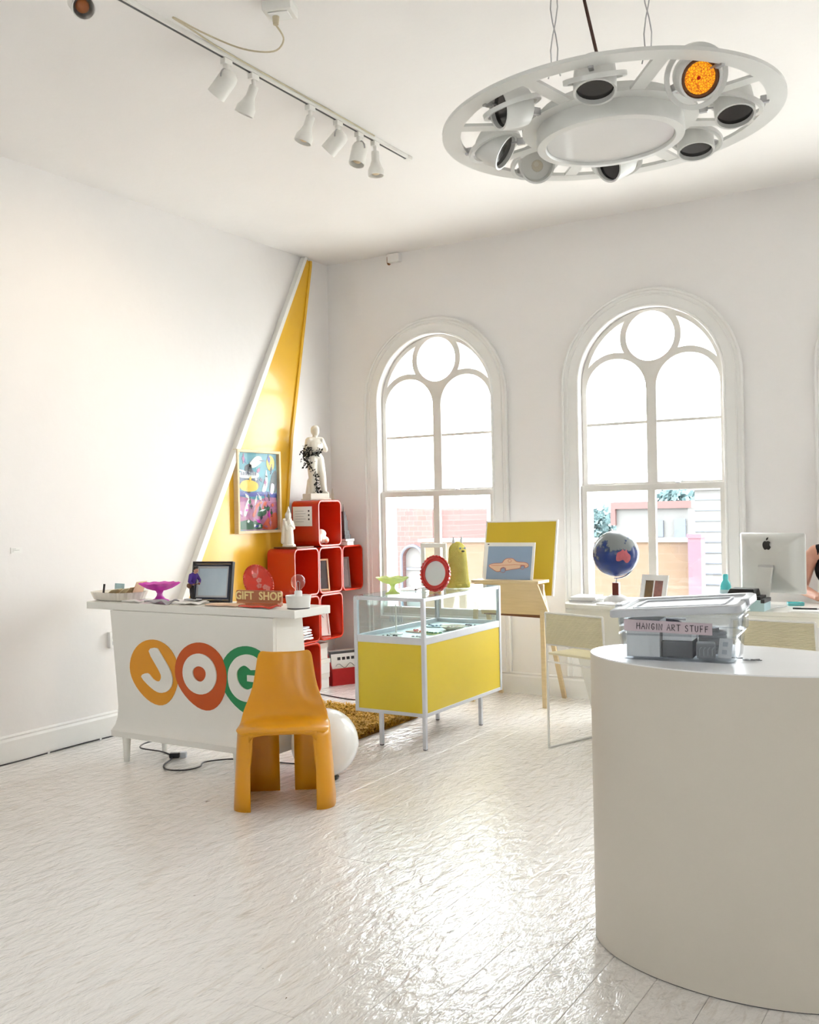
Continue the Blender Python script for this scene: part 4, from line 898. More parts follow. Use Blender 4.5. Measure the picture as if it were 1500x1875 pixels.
c1 = sled_chair('cream corded sled chair standing beside the yellow display case', (-2.51+.225*.945,5.735-.225*.326,0), rad(-19))
c2 = copy_tree(c1); at(c2, (-1.165,5.77,0), rad(-4)); c2['label'] = 'cream corded sled chair hidden behind the clear storage bin'

# ------------------------------------------------------------------ long white desk
dk = thing('white_desk', 'long white desk before the tall windows with a tapered left pedestal', 'desk', (-1.45,6.5,0))
TD = Matrix.Translation((1.45,-6.5,0))
DZ = .85
lp = [(-2.50,6.20),(-.15,6.16),(-.15,6.80),(-2.45,6.84)]+[(-2.56,6.80),(-2.63,6.70),(-2.655,6.52),(-2.645,6.36),(-2.60,6.25)]
b = B(TD); b.prism([lp], DZ-.028, DZ, 'xy'); b.build('desktop', WHITE, dk, bevel=.004)
b = B(TD); b.hexa([(-2.42,6.32,0),(-1.98,6.32,0),(-1.98,6.70,0),(-2.42,6.70,0)],[(-2.60,6.24,DZ-.028),(-1.85,6.22,DZ-.028),(-1.85,6.79,DZ-.028),(-2.60,6.79,DZ-.028)]); b.build('pedestal', WHITE, dk, bevel=.01)
b = B(TD); b.box(-1.85,-.15,6.175,6.195,DZ-.085,DZ-.028); b.build('apron', WHITE, dk)
b = B(TD); b.box(-1.075,-1.0,6.18,6.22,0,DZ-.085); b.build('leg_panel', WHITE, dk)
b = B(TD); b.box(-.20,-.16,6.2,6.77,0,DZ-.028); b.build('end_panel', WHITE, dk)

# terrestrial globe
gb = thing('desk_globe', 'dark blue terrestrial globe on a wooden stand on the desk', 'globe', (-2.325,6.49,DZ))
GM = bpy.data.materials.new('globe_map'); GM.use_nodes = True
def globe_mat(m):
    nt = m.node_tree; L = nt.links.new; N = nt.nodes.new; p = nt.nodes['Principled BSDF']; p.inputs['Roughness'].default_value = .25
    tc = N('ShaderNodeTexCoord'); n = N('ShaderNodeTexNoise'); n.inputs['Scale'].default_value = 17; n.inputs['Detail'].default_value = 9
    L(tc.outputs['Object'], n.inputs['Vector'])
    sx = N('ShaderNodeSeparateXYZ'); L(tc.outputs['Object'], sx.inputs[0])
    mr = N('ShaderNodeMapRange'); mr.inputs[1].default_value = .24; mr.inputs[2].default_value = .47; mr.inputs[3].default_value = -.20; mr.inputs[4].default_value = .22
    L(sx.outputs[2], mr.inputs[0])
    ad = N('ShaderNodeMath'); L(n.outputs[0], ad.inputs[0]); L(mr.outputs[0], ad.inputs[1])
    r_ = N('ShaderNodeValToRGB'); e = r_.color_ramp.elements; e[0].position = .47; e[0].color = rgb((24,52,122)); e[1].position = .50; e[1].color = rgb((58,74,110))
    e2 = r_.color_ramp.elements.new(.56); e2.color = rgb((134,140,142))
    L(ad.outputs[0], r_.inputs[0]); L(r_.outputs[0], p.inputs['Base Color'])
globe_mat(GM)
GC = (0,0,.325); GR = .155
B().ell(GC, GR, 40, 24).build('sphere', GM, gb, smooth=True, sharp=180)
aus = [(-.5,.1),(-.42,.32),(-.2,.42),(-.05,.55),(.08,.42),(.2,.55),(.28,.3),(.48,.1),(.5,-.2),(.3,-.45),(.12,-.38),(-.05,-.2),(-.3,-.3),(-.5,-.25)]
dirn = Vector((.62,-.75,-.10)).normalized(); ax = Vector((0,0,1)).cross(dirn).normalized(); ay = dirn.cross(ax)
q = spline(aus, 3); vs = [Vector(GC)+(dirn+ax*u*.66+ay*v*.62).normalized()*(GR+.0012) for u,v in q]; c0 = Vector(GC)+dirn*(GR+.0012)
vi = [Vector(GC)+(dirn+ax*u*.3+ay*v*.3).normalized()*(GR+.0012) for u,v in q]
n = len(vs); fs = [(i,(i+1) % n,n+(i+1) % n,n+i) for i in range(n)]+[(n+i,n+(i+1) % n,2*n) for i in range(n)]
B().add(vs+vi+[c0], fs).build('landmass', mat('salmon_print',(206,110,120),.35,var=(40,24)), gb)
b = B(); b.tube([(0.0+.168*sin(a)*.8,.168*sin(a)*.3,.325-.168*cos(a)) for a in [rad(x) for x in range(-5,55,6)]], .005, 8); b.build('meridian_arm', CHROME, gb, smooth=True)
b = B(); b.cyl((-.02,0,.478),(-.025,0,.495),.006,.004,8); b.build('pole_pin', CHROME, gb)
b = B(); b.cyl((0,0,.13),(0,0,.16),.005,.005,10); b.build('pin', CHROME, gb)
B().box(-.022,.022,-.022,.022,.045,.13).build('stem', mat('mahogany',(120,44,30),.35,var=(14,24),stretch=(1,1,.2)), gb, bevel=.004)
B().lathe([(.001,0),(.085,0),(.085,.012),(.07,.03),(.04,.045),(.001,.045)], 32).build('base', PAPER, gb, smooth=True)
# papers, magazines, frame
for i,(dx,lab,mt,h) in enumerate([(0,'grey-edged magazine at the bottom of the pile by the globe',GREYP,.012),(.01,'white magazine in the middle of the pile by the globe',PAPER,.012),(-.01,'white booklet on top of the pile by the globe',PAPER,.010)]):
    t = thing('magazine', lab, 'magazine', (-2.52+dx,6.47,DZ+.013*i), rad(6*i-4), 'magazines piled by the globe')
    B().box(-.085,.085,-.12,.12,0,h*.8).build('pages', PAPER, t); B().box(-.087,.087,-.122,.122,h*.8,h).build('cover', mt, t)
t = thing('tablet', 'white tablet lying on the desk in front of the globe', 'tablet', (-2.27,6.29,DZ), rad(-12))
B().prism([rrect(-.10,.10,-.07,.07,.012)],0,.009,'xy').build('case', WHITE, t); B().box(.06,.095,-.06,.06,.009,.0105).build('grip', DGREY, t)
pf = thing('photo_frame', 'white framed pair of photographs standing on the desk', 'photo frame', (-2.07,6.46,DZ), rad(-16))
m = Matrix.Rotation(rad(-14),4,'X')
b = B(m); b.prism([rc(-.10,.10,0,.19), rc(-.068,-.004,.03,.152), rc(.004,.068,.03,.152)], -.006,.008); b.build('mat_frame', PAPER, pf, bevel=.001)
b = B(m); b.box(-.07,-.002,.0,.004,.028,.154); b.build('photograph', mat('sepia_photo',(150,112,60),.3,var=(22,0,(40,36,30)),coat=.3), pf)
b = B(m); b.box(.002,.07,.0,.004,.028,.154); b.build('photograph', mat('rose_photo',(190,120,104),.3,var=(22,0,(52,56,62)),coat=.3), pf)
b = B(); b.box(-.012,.012,.02,.08,0,.006); b.build('strut', PAPER, pf)
# desktop computer seen from behind
ic = thing('desktop_computer', 'silver all-in-one computer seen from behind with a black apple mark', 'computer', (-1.325,6.50,DZ), rad(-21))
SIL = mat('silver_aluminium', (206,206,202), .38, .25, var=(8,5))
def slab(w_, h_, z0, y0, y1, bulge):
    b = B(); R = []
    for k,(f,y) in enumerate([(1.0,y1),(1.0,y1-.005),(.97,y1-.012),(.80,y0+bulge*.35),(.5,y0+bulge*.08),(.2,y0)]):
        R.append([(p[0]*f, y, z0+h_/2+p[1]*f) for p in rrect(-w_/2,w_/2,-h_/2,h_/2,.014)])
    return b.rings(R)
slab(.455,.375,.085,-.035,.03,.04).build('housing', SIL, ic, smooth=True, sharp=60)
B().box(-.22,.22,.0295,.032,.15,.452).build('screen', DARK, ic)
ap = [(0,.026),(.010,.030),(.022,.028),(.029,.020),(.022,.010),(.021,-.004),(.031,-.014),(.026,-.026),(.017,-.034),(.008,-.033),(0,-.030),(-.008,-.033),(-.017,-.034),(-.027,-.022),(-.032,-.004),(-.029,.014),(-.020,.026),(-.010,.030)]
mk = B(Matrix.Translation((0,-.0345,.385)) @ Matrix.Rotation(rad(7),4,'X')); mk.prism([[(p[0]*.86,p[1]*.86) for p in spline(ap,3)]], -.0015,.004); mk.prism([[(.002,.034-.004),(.012,.036),(.0165,.050),(.006,.046),(.001,.038)]], -.0015,.004); mk.build('apple_mark', BLACK, ic)
b = B(); b.hexa([(-.06,-.13,.0),(.06,-.13,.0),(.06,-.122,.0),(-.06,-.122,.0)],[(-.052,-.055,.25),(.052,-.055,.25),(.052,-.035,.25),(-.052,-.035,.25)]); st_ = b.build('stand', SIL, ic, bevel=.004)
B().box(-.052,.052,-.055,-.02,.245,.262).build('hinge', STEEL, ic, bevel=.004)
B().box(-.08,.08,-.13,.06,0,.008).build('foot', SIL, ic, bevel=.003)
b = B(); b.ell((0,-.1215,.06),(.016,.003,.016),14,8); b.build('cable_port', BLACK, ic)
# tray and box by the computer
t = thing('pale_blue_box', 'pale blue card box standing on the desk before the computer', 'box', (-1.375,6.26,DZ), rad(0))
B().box(-.17,.08,-.09,.09,0,.066).build('box_body', BLUEBOX, t, bevel=.002); B().box(.06,.082,-.092,.092,.05,.072).build('flap', DGREY, t)
t = thing('black_card_tray', 'black open tray stacked on the pale blue box', 'tray', (-1.44,6.265,DZ+.0665), rad(0))
B().box(-.11,.12,-.085,.085,0,.02).build('tray_base', BLACK, t, bevel=.003)
b = B(); b.hexa([(-.085,-.07,.02),(.09,-.07,.02),(.09,.07,.02),(-.085,.07,.02)],[(-.065,-.05,.064),(.075,-.06,.064),(.085,.06,.06),(-.065,.06,.064)]); b.build('tray_cover', BLACK, t, bevel=.004)
t = thing('water_bottle', 'aqua plastic water bottle on the desk by the window', 'bottle', (-1.63,6.62,DZ))
B().lathe([(.001,0),(.034,0),(.036,.01),(.036,.11),(.03,.135),(.018,.15),(.016,.158),(.001,.158)], 24).build('bottle_body', TEAL, t, smooth=True)
B().lathe([(.001,.158),(.018,.158),(.018,.182),(.012,.19),(.001,.19)], 18).build('cap', TEAL, t, smooth=True)
B().lathe([(.0362,.03),(.0368,.03),(.0368,.09),(.0362,.09)], 24).build('sleeve', BLUEBOX, t, smooth=True)
t = thing('black_pen', 'black pen lying on papers at the desk edge', 'pen', (-1.08,6.29,DZ+.0095), rad(4))
b = B(); b.cyl((-.075,0,.005),(.06,0,.005),.0048,.0048,10); b.build('barrel', BLACK, t, smooth=True); b = B(); b.cyl((.06,0,.005),(.078,0,.005),.0045,.001,10); b.build('tip', STEEL, t); b = B(); b.box(-.07,-.03,-.001,.001,.0098,.0112); b.build('clip', STEEL, t)
t = thing('paper_sheets', 'loose white paper sheets on the desk under the black pen', 'paper', (-1.02,6.29,DZ), rad(3))
B().box(-.15,.15,-.10,.10,0,.004).build('sheet', PAPER, t); B(Matrix.Rotation(.08,4,'Z')).box(-.14,.15,-.09,.10,.004,.009).build('sheet', PAPER, t)
t = thing('teal_case', 'small teal case lying on the desk beside the computer', 'case', (-1.20,6.62,DZ), rad(20))
B().box(-.05,.05,-.03,.03,0,.022).build('case_body', TEAL, t, bevel=.006); B().box(-.05,.05,-.031,-.03,.01,.012).build('zip', STEEL, t)

# ------------------------------------------------------------------ person at the desk (seated, facing the room)
pe = thing('person', 'seated person in a sleeveless black top leaning on the desk', 'person', (-.985,7.02,0))
# local: -Y towards the room; the figure's right arm is at -X
bs = [('e',(0,.06,.70),(.16,.11,.10)),('e',(0,.04,.86),(.135,.095,.14)),('e',(0,.015,1.05),(.155,.095,.14)),
 ('c',(-.15,.01,1.16),(.15,.01,1.16),.058,.058),('c',(0,.01,1.18),(0,-.02,1.30),.05,.047),
 ('e',(0,-.05,1.385),(.072,.088,.105)),('e',(0,-.075,1.33),(.05,.055,.045)),('e',(0,-.138,1.378),(.012,.018,.022)),('e',(-.076,-.04,1.38),(.012,.02,.03)),('e',(.076,-.04,1.38),(.012,.02,.03)),
 ('e',(0,-.125,1.335),(.024,.012,.010)),
 ('c',(-.185,.0,1.14),(-.235,-.05,.93),.046,.037),('c',(-.235,-.05,.925),(-.10,-.27,.893),.040,.026),
 ('c',(.195,.0,1.14),(.25,-.06,.935),.050,.040),('c',(.25,-.06,.93),(.05,-.27,.915),.040,.026),
 ('c',(-.08,.04,.66),(-.10,-.32,.63),.085,.062),('c',(-.10,-.32,.63),(-.10,-.28,.10),.058,.038),
 ('c',(.08,.04,.66),(.10,-.32,.63),.085,.062),('c',(.10,-.32,.63),(.10,-.28,.10),.058,.038),
 ('e',(-.10,-.34,.045),(.042,.11,.036)),('e',(.10,-.34,.045),(.042,.11,.036))]
def hand(wx, wy, wz, dx, dy, side):
    d = Vector((dx,dy,0)).normalized(); l = Vector((-d.y,d.x,0))
    o_ = Vector((wx,wy,wz)); out = [('c',tuple(o_),tuple(o_+d*.06),.024,.026),('c',tuple(o_+l*.016),tuple(o_+d*.075+l*.022),.016,.015),('c',tuple(o_-l*.016),tuple(o_+d*.07-l*.022),.016,.015)]
    for k,(f,L_) in enumerate([(-1.5,.062),(-.5,.075),(.5,.08),(1.5,.07)]):
        p0 = o_+d*.075+l*(.0145*f); p1 = p0+d*L_*.5+Vector((0,0,.010)); p2 = p1+d*L_*.45+Vector((0,0,-.016))
        out += [('c',tuple(p0),tuple(p1),.0088,.0082),('c',tuple(p1),tuple(p2),.0082,.007)]
    p0 = o_+d*.02+l*side*.026; p1 = p0+d*.035+l*side*.022; p2 = p1+d*.03+l*side*.002
    return out+[('c',tuple(p0),tuple(p1),.011,.010),('c',tuple(p1),tuple(p2),.010,.008)]
bs += hand(-.10,-.275,.89,.9,-.35,1)+hand(.05,-.275,.925,-.8,-.2,-1)
organic('body', bs, SKIN, pe, .0075, 3)
organic('black_top', [('e',(0,.055,.74),(.172,.118,.08)),('e',(0,.04,.86),(.147,.107,.14)),('e',(0,.015,1.05),(.168,.107,.135)),('c',(-.125,.012,1.165),(-.06,.015,1.185),.061,.052),('c',(.125,.012,1.165),(.06,.015,1.185),.061,.052)], BLKCLOTH, pe, .009, 3)
organic('trousers', [('e',(0,.06,.69),(.175,.122,.10)),('c',(-.08,.04,.66),(-.10,-.32,.63),.095,.073),('c',(-.10,-.32,.63),(-.10,-.28,.11),.070,.055),('c',(.08,.04,.66),(.10,-.32,.63),.095,.073),('c',(.10,-.32,.63),(.10,-.28,.11),.070,.055)], BLKCLOTH, pe, .012, 2)
organic('hair', [('e',(0,-.02,1.42),(.084,.092,.088)),('e',(0,.035,1.34),(.080,.06,.11)),('c',(-.068,.02,1.36),(-.07,.03,1.22),.026,.02),('c',(.068,.02,1.36),(.07,.03,1.22),.026,.02)], HAIR, pe, .008, 2)
for s in (-1,1):
    b = B(); b.ell((s*.028,-.126,1.392),(.012,.008,.007),10,8); b.build('eye', PAPER, pe, smooth=True)
    b = B(); b.ell((s*.028,-.133,1.392),(.005,.003,.005),8,6); b.build('iris', BROWN, pe, smooth=True)
b = B(); b.ell((0,-.134,1.333),(.022,.006,.007),12,6); b.build('lips', mat('lips',(190,100,96),.4,var=(30,14)), pe, smooth=True)
sl = thing('white_stool', 'white round stool under the seated person', 'stool', (-.985,7.09,0))
B().lathe([(.001,.53),(.16,.53),(.165,.545),(.16,.558),(.001,.558)], 28).build('seat', WHITE, sl, smooth=True)
for k in range(4):
    a = PI/4+k*PI/2; b = B(); b.cyl((.16*cos(a),.16*sin(a),0),(.11*cos(a),.11*sin(a),.53),.012,.012,8); b.build('leg', WMETAL, sl, smooth=True)

# ------------------------------------------------------------------ oval plinth and storage bin
pn = thing('oval_plinth', 'big white oval drum plinth carrying the clear storage bin', 'plinth', (-.815,3.36,0), rad(-7))
ea, eb, PH = .49, .312, .99
el = lambda f: [(ea*f*cos(2*PI*j/96), eb*f*sin(2*PI*j/96)) for j in range(96)]
b = B(); b.prism([el(1)], .004, PH-.004, 'xy'); b.build('drum', PLINTH, pn, smooth=True)
b = B(); b.prism([el(.999)], PH-.004, PH, 'xy'); b.build('top_disc', PLTOP, pn, smooth=True)
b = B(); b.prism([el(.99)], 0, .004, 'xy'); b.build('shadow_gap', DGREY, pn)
bn = thing('storage_bin', 'clear plastic storage bin with grey lid and handwritten HANGIN ART STUFF label', 'storage bin', (-.965,3.335,PH), rad(6))
def br(w_, d_, z, r_=.025): return [(p[0],p[1],z) for p in rrect(-w_/2,w_/2,-d_/2,d_/2,r_)]
b = B(); b.rings([br(.355,.245,0),br(.36,.25,.004),br(.385,.275,.145),br(.405,.295,.147),br(.405,.295,.155),br(.395,.285,.156),br(.378,.268,.149),br(.353,.243,.008)], cap=True); b.build('tub', CLEAR, bn, smooth=True, sharp=35)
b = B(); b.tube([(p[0],p[1],.085) for p in br(.377,.267,.085)], .003, 6, True); b.build('ridge', CLEAR, bn)
for s in (-1,1): B().box(s*.195-.012,s*.195+.012,-.045,.045,.10,.145).build('handle_lug', CLEAR, bn, bevel=.004)
mL = Matrix.Translation((.005,-.004,.172)) @ Matrix.Rotation(rad(-4.0),4,'Y') @ Matrix.Rotation(rad(-3),4,'Z') @ Matrix.Rotation(rad(2.5),4,'X')
b = B(mL); b.rings([[(p[0],p[1],p[2]) for p in br(.425,.315,-.012)],br(.428,.318,-.008),br(.425,.315,.010),br(.41,.30,.014),br(.37,.26,.013),br(.36,.25,.006)]); lid = b.build('lid', LGREY, bn, smooth=True, sharp=35)
b = B(mL); b.prism([rrect(-.15,.15,-.09,.09,.01), rrect(-.143,.143,-.083,.083,.008)], .006,.011,'xy'); b.build('lid_rib', LGREY, lid)
for s in (-1,1): B(mL).box(s*.208-.014,s*.208+.014,-.05,.05,-.004,.018).build('latch', LGREY, lid, bevel=.004)
LBL = mat('pink_tape',(206,190,196),.6,var=(14,12))
ml = Matrix.Translation((-.018,-.1402,.112)) @ Matrix.Rotation(rad(1.5),4,'Y') @ Matrix.Rotation(rad(4.5),4,'X')
b = B(ml); b.box(-.147,.135,-.0015,0,-.018,.020); lb = b.build('label_strip', LBL, bn)
GL = {'H':[[(0,0),(0.05,1)],[(.6,0),(.6,1)],[(0,.5),(.6,.52)]],'A':[[(0,0),(.32,1),(.62,0)],[(.13,.4),(.52,.4)]],'N':[[(0,0),(0,1),(.55,0),(.58,1)]],'G':[[(.58,.82),(.35,1),(.08,.75),(.05,.3),(.3,0),(.56,.18),(.56,.45),(.3,.45)]],'I':[[(.12,0),(.12,1)]],'R':[[(0,0),(0,1),(.4,.95),(.5,.72),(.35,.52),(.02,.5),(.55,0)]],'T':[[(.3,0),(.3,1)],[(-.05,1),(.68,1)]],'S':[[(.52,.85),(.3,1),(.06,.8),(.15,.56),(.45,.42),(.5,.15),(.25,0),(0,.15)]],'U':[[(0,1),(.02,.2),(.25,0),(.48,.18),(.52,1)]],'F':[[(.03,0),(0,1),(.5,1)],[(.01,.52),(.42,.52)]],' ':[]}
b = B(ml); cx = -.105; hh = .0205; prev = None
for ch in 'HANGIN ART STUFF':
    for stn in GL[ch]:
        P_ = [(cx+u*hh*.82, -.0022, -.0098+v*hh+random.uniform(-.0006,.0006)) for u,v in stn]
        b.tube(P_, .0012, 5)
    cx += {' ':.010,'I':.0090}.get(ch,.0158)
b.build('lettering', INK, lb)
# things in the bin
BM = Matrix.Translation((-.965,3.335,PH)) @ Matrix.Rotation(rad(6),4,'Z')
def inbin(name, label, cat, x, y, z, rz=0): 
    p = BM @ Vector((x,y,z)); return thing(name, label, cat, p, rad(6)+rz)
t = inbin('white_box','plain white card box at the left end of the storage bin','box',-.11,-.055,.009)
B().box(-.055,.055,-.055,.055,0,.122).build('box_body', PAPER, t, bevel=.002); b = B(); b.prism([[(.0,.122),(.055,.122),(.055,.095)]], -.0565,-.055); b.build('flap', DGREY, t)
t = inbin('dark_box','dark grey box on the floor of the storage bin','box',.0,-.06,.009)
B().box(-.05,.05,-.05,.05,0,.055).build('box_body', DGREY, t, bevel=.003); B().box(-.03,.01,-.052,-.05,.0,.006).build('tab', BLACK, t)
t = inbin('small_white_box','flat white box resting on the dark box in the storage bin','box',.0,-.058,.0645)
B().box(-.048,.048,-.045,.045,0,.04).build('box_body', PAPER, t, bevel=.002); B().box(-.048,.048,-.0455,-.045,.03,.032).build('lid_edge', LGREY, t)
t = inbin('hook_packet','clear packet of picture hooks in the storage bin','packet',.085,-.07,.009,.15)
B().box(-.03,.03,-.03,.03,0,.05).build('packet', MGREY, t, bevel=.006)
for k in range(4): b = B(); b.tube([(-.02+.013*k,-.031,.01),(-.02+.013*k,-.033,.03),(-.014+.013*k,-.033,.038)], .0018, 5); b.build('hook', STEEL, t)
t = inbin('switch_plate','white switch plate lying in the end of the storage bin','switch plate',.143,-.07,.009,-.2)
B(Matrix.Rotation(rad(-20),4,'X')).box(-.022,.022,-.004,.004,0,.065).build('plate', PAPER, t, bevel=.002)
for k in (0,1): B(Matrix.Rotation(rad(-20),4,'X')).box(-.008,.008,-.007,-.004,.012+.026*k,.026+.026*k).build('socket_face', LGREY, t)
t = inbin('cable_roll','grey roll of hanging wire deep in the storage bin','wire roll',.09,.04,.009)
b = B()
for k in range(6): b.tube([(.04*cos(2*PI*i/20),.04*sin(2*PI*i/20),.008+.012*k) for i in range(20)], .007, 6, True)
b.build('wire_coils', MGREY, t, smooth=True); B().lathe([(.012,0),(.022,0),(.022,.085),(.012,.085)],16).build('spool', DGREY, t, smooth=True)
t = inbin('tool_pouch','dark blue pouch at the back of the storage bin','pouch',-.07,.06,.009)
organic('pouch_body', [('e',(0,0,.055),(.10,.045,.055)),('e',(.05,0,.05),(.06,.04,.045))], mat('navy_cloth',(62,68,92),.8,var=(20,18)), t, .008, 2)
B().box(-.07,.07,-.002,.002,.104,.112).build('zip', STEEL, t)
ky = thing('key_bunch', 'small bunch of dark keys on the oval plinth beside the bin', 'keys', (-.752,3.31,PH), rad(30))
b = B(); b.tube([(.012*cos(2*PI*i/18),.012*sin(2*PI*i/18),.004) for i in range(18)], .0018, 6, True); b.build('ring', STEEL, ky)
for k,a in enumerate((20,-35,150)):
    mk = Matrix.Rotation(rad(a),4,'Z') @ Matrix.Translation((.012,0,.003+.0028*k))
    b = B(mk); b.prism([arc((.009,0),.009,0,2*PI,16)[:-1], arc((.005,0),.003,0,2*PI,10)[:-1]], -.0012,.0012,'xy'); b.box(.017,.036,-.003,.003,-.0012,.0012); b.box(.026,.029,-.006,-.003,-.0012,.0012); b.box(.032,.035,-.005,-.003,-.0012,.0012); b.build('key', BLACK, ky)

# ------------------------------------------------------------------ ring chandelier of spot lamps
cn = Vector((-.031,-.027,1)).normalized()
ch = thing('ring_chandelier', 'white metal ring chandelier with eight swivelling spot lamps', 'chandelier', (-1.185,3.326,2.821), rot=Vector((0,0,1)).rotation_difference(cn).to_euler())
RINGM = mat('chandelier_paint', (226,226,222), .4, .1, var=(9,10))
b = B(); N = 96
b.prism([arc((0,0),.579,0,2*PI,N)[:-1], arc((0,0),.515,0,2*PI,N)[:-1]], -.006,.006,'xy'); b.build('outer_ring', RINGM, ch, smooth=True)
b = B(); b.prism([arc((0,0),.300,0,2*PI,64)[:-1], arc((0,0),.20,0,2*PI,64)[:-1]], -.006,.006,'xy'); b.build('inner_plate', RINGM, ch, smooth=True)
for k in range(8):
    b = B(Matrix.Rotation(rad(-8+45*k),4,'Z')); b.box(.295,.52,-.024,.024,-.005,.005); b.build('spoke', RINGM, ch)
B().lathe([(.236,-.006),(.250,-.006),(.253,-.055),(.250,-.064),(.222,-.066),(.218,-.060),(.218,-.015),(.236,-.006)], 64).build('drum', RINGM, ch, smooth=True, sharp=50)
B().lathe([(.001,-.056),(.216,-.056),(.216,-.051),(.001,-.051)], 64).build('diffuser', mat('frosted_diffuser',(214,214,212),.35,var=(6,8),coat=.2), ch, smooth=True)
B().lathe([(.001,-.01),(.246,-.01),(.24,.05),(.06,.07),(.001,.07)], 48).build('top_cap', RINGM, ch, smooth=True)
AMB = bpy.data.materials.new('amber_lens'); AMB.use_nodes = True
def amber(m):
    nt = m.node_tree; L = nt.links.new; N = nt.nodes.new; p = nt.nodes['Principled BSDF']; p.inputs['Roughness'].default_value = .3
    tc = N('ShaderNodeTexCoord'); v = N('ShaderNodeTexVoronoi'); v.inputs['Scale'].default_value = 130; v.feature = 'DISTANCE_TO_EDGE'; L(tc.outputs['Object'], v.inputs['Vector'])
    r_ = N('ShaderNodeValToRGB'); r_.color_ramp.elements[0].position = .02; r_.color_ramp.elements[0].color = rgb((170,70,0)); r_.color_ramp.elements[1].position = .16; r_.color_ramp.elements[1].color = rgb((255,170,20))
    L(v.outputs['Distance'], r_.inputs[0]); L(r_.outputs[0], p.inputs['Base Color']); L(r_.outputs[0], p.inputs['Emission Color']); p.inputs['Emission Strength'].default_value = .32
amber(AMB)
lamps = [(-76,(.05,-.25,-1),0),(-30,(.52,-.84,-.55),1),(15,(.12,-.30,-1),0),(61,(.05,-.22,-1),0),(106,(-.45,-.80,-.4),0),(152,(.42,-.68,-.5),2),(-170,(.75,.15,-.55),0),(-119,(-.62,-.74,-.2),0)]
for a, dv, kind in lamps:
    p = Vector((.412*cos(rad(a)),.412*sin(rad(a)),0))
    q = Vector(dv).normalized().to_track_quat('-Z','Y').to_matrix().to_4x4()
    mt_ = Matrix.Translation(p) @ q
    b = B(mt_); b.lathe([(.001,.055),(.05,.055),(.062,.045),(.066,.0),(.066,-.05),(.059,-.05),(.058,-.02),(.001,-.018)], 28)
    can = b.build('lamp_can', RINGM, ch, smooth=True, sharp=50)
    b = B(mt_)
    if kind == 1: b.lathe([(.001,-.040),(.052,-.040),(.056,-.030),(.001,-.03)], 28); b.build('amber_lens', AMB, can, smooth=True); b = B(mt_); b.tube([(.053*cos(2*PI*i/32),.053*sin(2*PI*i/32),-.043) for i in range(32)], .006, 8, True); b.build('lens_ring', BROWN, can, smooth=True); b = B(mt_); b.ell((.004,.0,-.043),(.006,.006,.004),10,6); b.build('lens_hub', RED, can, smooth=True)
    elif kind == 2: b.ell((0,0,-.045),(.022,.022,.03),14,10); b.build('bare_bulb', BULB, can, smooth=True)
    else: b.lathe([(.001,-.035),(.057,-.035),(.058,-.028),(.001,-.028)], 28); b.build('dark_lens', DARK, can, smooth=True)
    tilt = Matrix.Translation(p) @ Matrix.Rotation(rad(a),4,'Z')
    tv = q if kind else Matrix.Rotation(rad(a),4,'Z')
    b = B(Matrix.Translation(p) @ (q if kind == 1 else Matrix.Rotation(rad(a),4,'Z') @ Matrix.Rotation(rad(18),4,'Y')))
    for z0 in (-.007,):
        b.prism([arc((0,0),.098,0,2*PI,40)[:-1], arc((0,0),.084,0,2*PI,40)[:-1]], -.007,.007,'xy')
    g_ = b.build('gimbal_ring', RINGM, ch, smooth=True)
    for s in (-1,1):
        b = B(tilt); b.box(s*.098-.014,s*.098+.014,-.008,.008,-.012,.012); b.build('pivot_clip', STEEL, ch, bevel=.002)
        b = B(tilt); b.tube([(s*.062,0,.0),(s*.1,0,.0)], .004, 6); b.build('pivot_pin', STEEL, ch)
cw = lambda x,y,z: (x,y,z)
inv = (Matrix.Translation((-1.185,3.326,2.821)) @ Vector((0,0,1)).rotation_difference(cn).to_matrix().to_4x4()).inverted()
for p0, p1 in (((-1.193,2.866,2.82),(-1.215,2.95,3.715)),((-.917,2.928,2.82),(-.93,2.95,3.715))):
    for s in (-1,1):
        P0, P1 = Vector(p0), Vector(p1)
        P_ = [P0.lerp(P1,i/20)+Vector((s*.012*math.sin(i*.9)*(.3 if i > 6 else 1)*(1 if i else 0),0,0)) for i in range(21)]
        b = B(inv); b.tube([P0+Vector((s*.02,0,0))]+P_[1:], .0022, 5); b.build('suspension_wire', STEEL, ch)
b = B(inv); b.tube(spline([(-1.185,3.326,2.88),(-1.20,3.335,2.95),(-1.285,3.374,3.3),(-1.383,3.42,3.715)],6,False), .006, 8); b.build('power_cord', mat('brown_cord',(88,58,44),.6,var=(40,20)), ch)
b = B(inv); b.cyl((-1.383,3.42,3.70),(-1.383,3.42,3.7219),.05,.05,24); b.build('ceiling_rose', RINGM, ch)

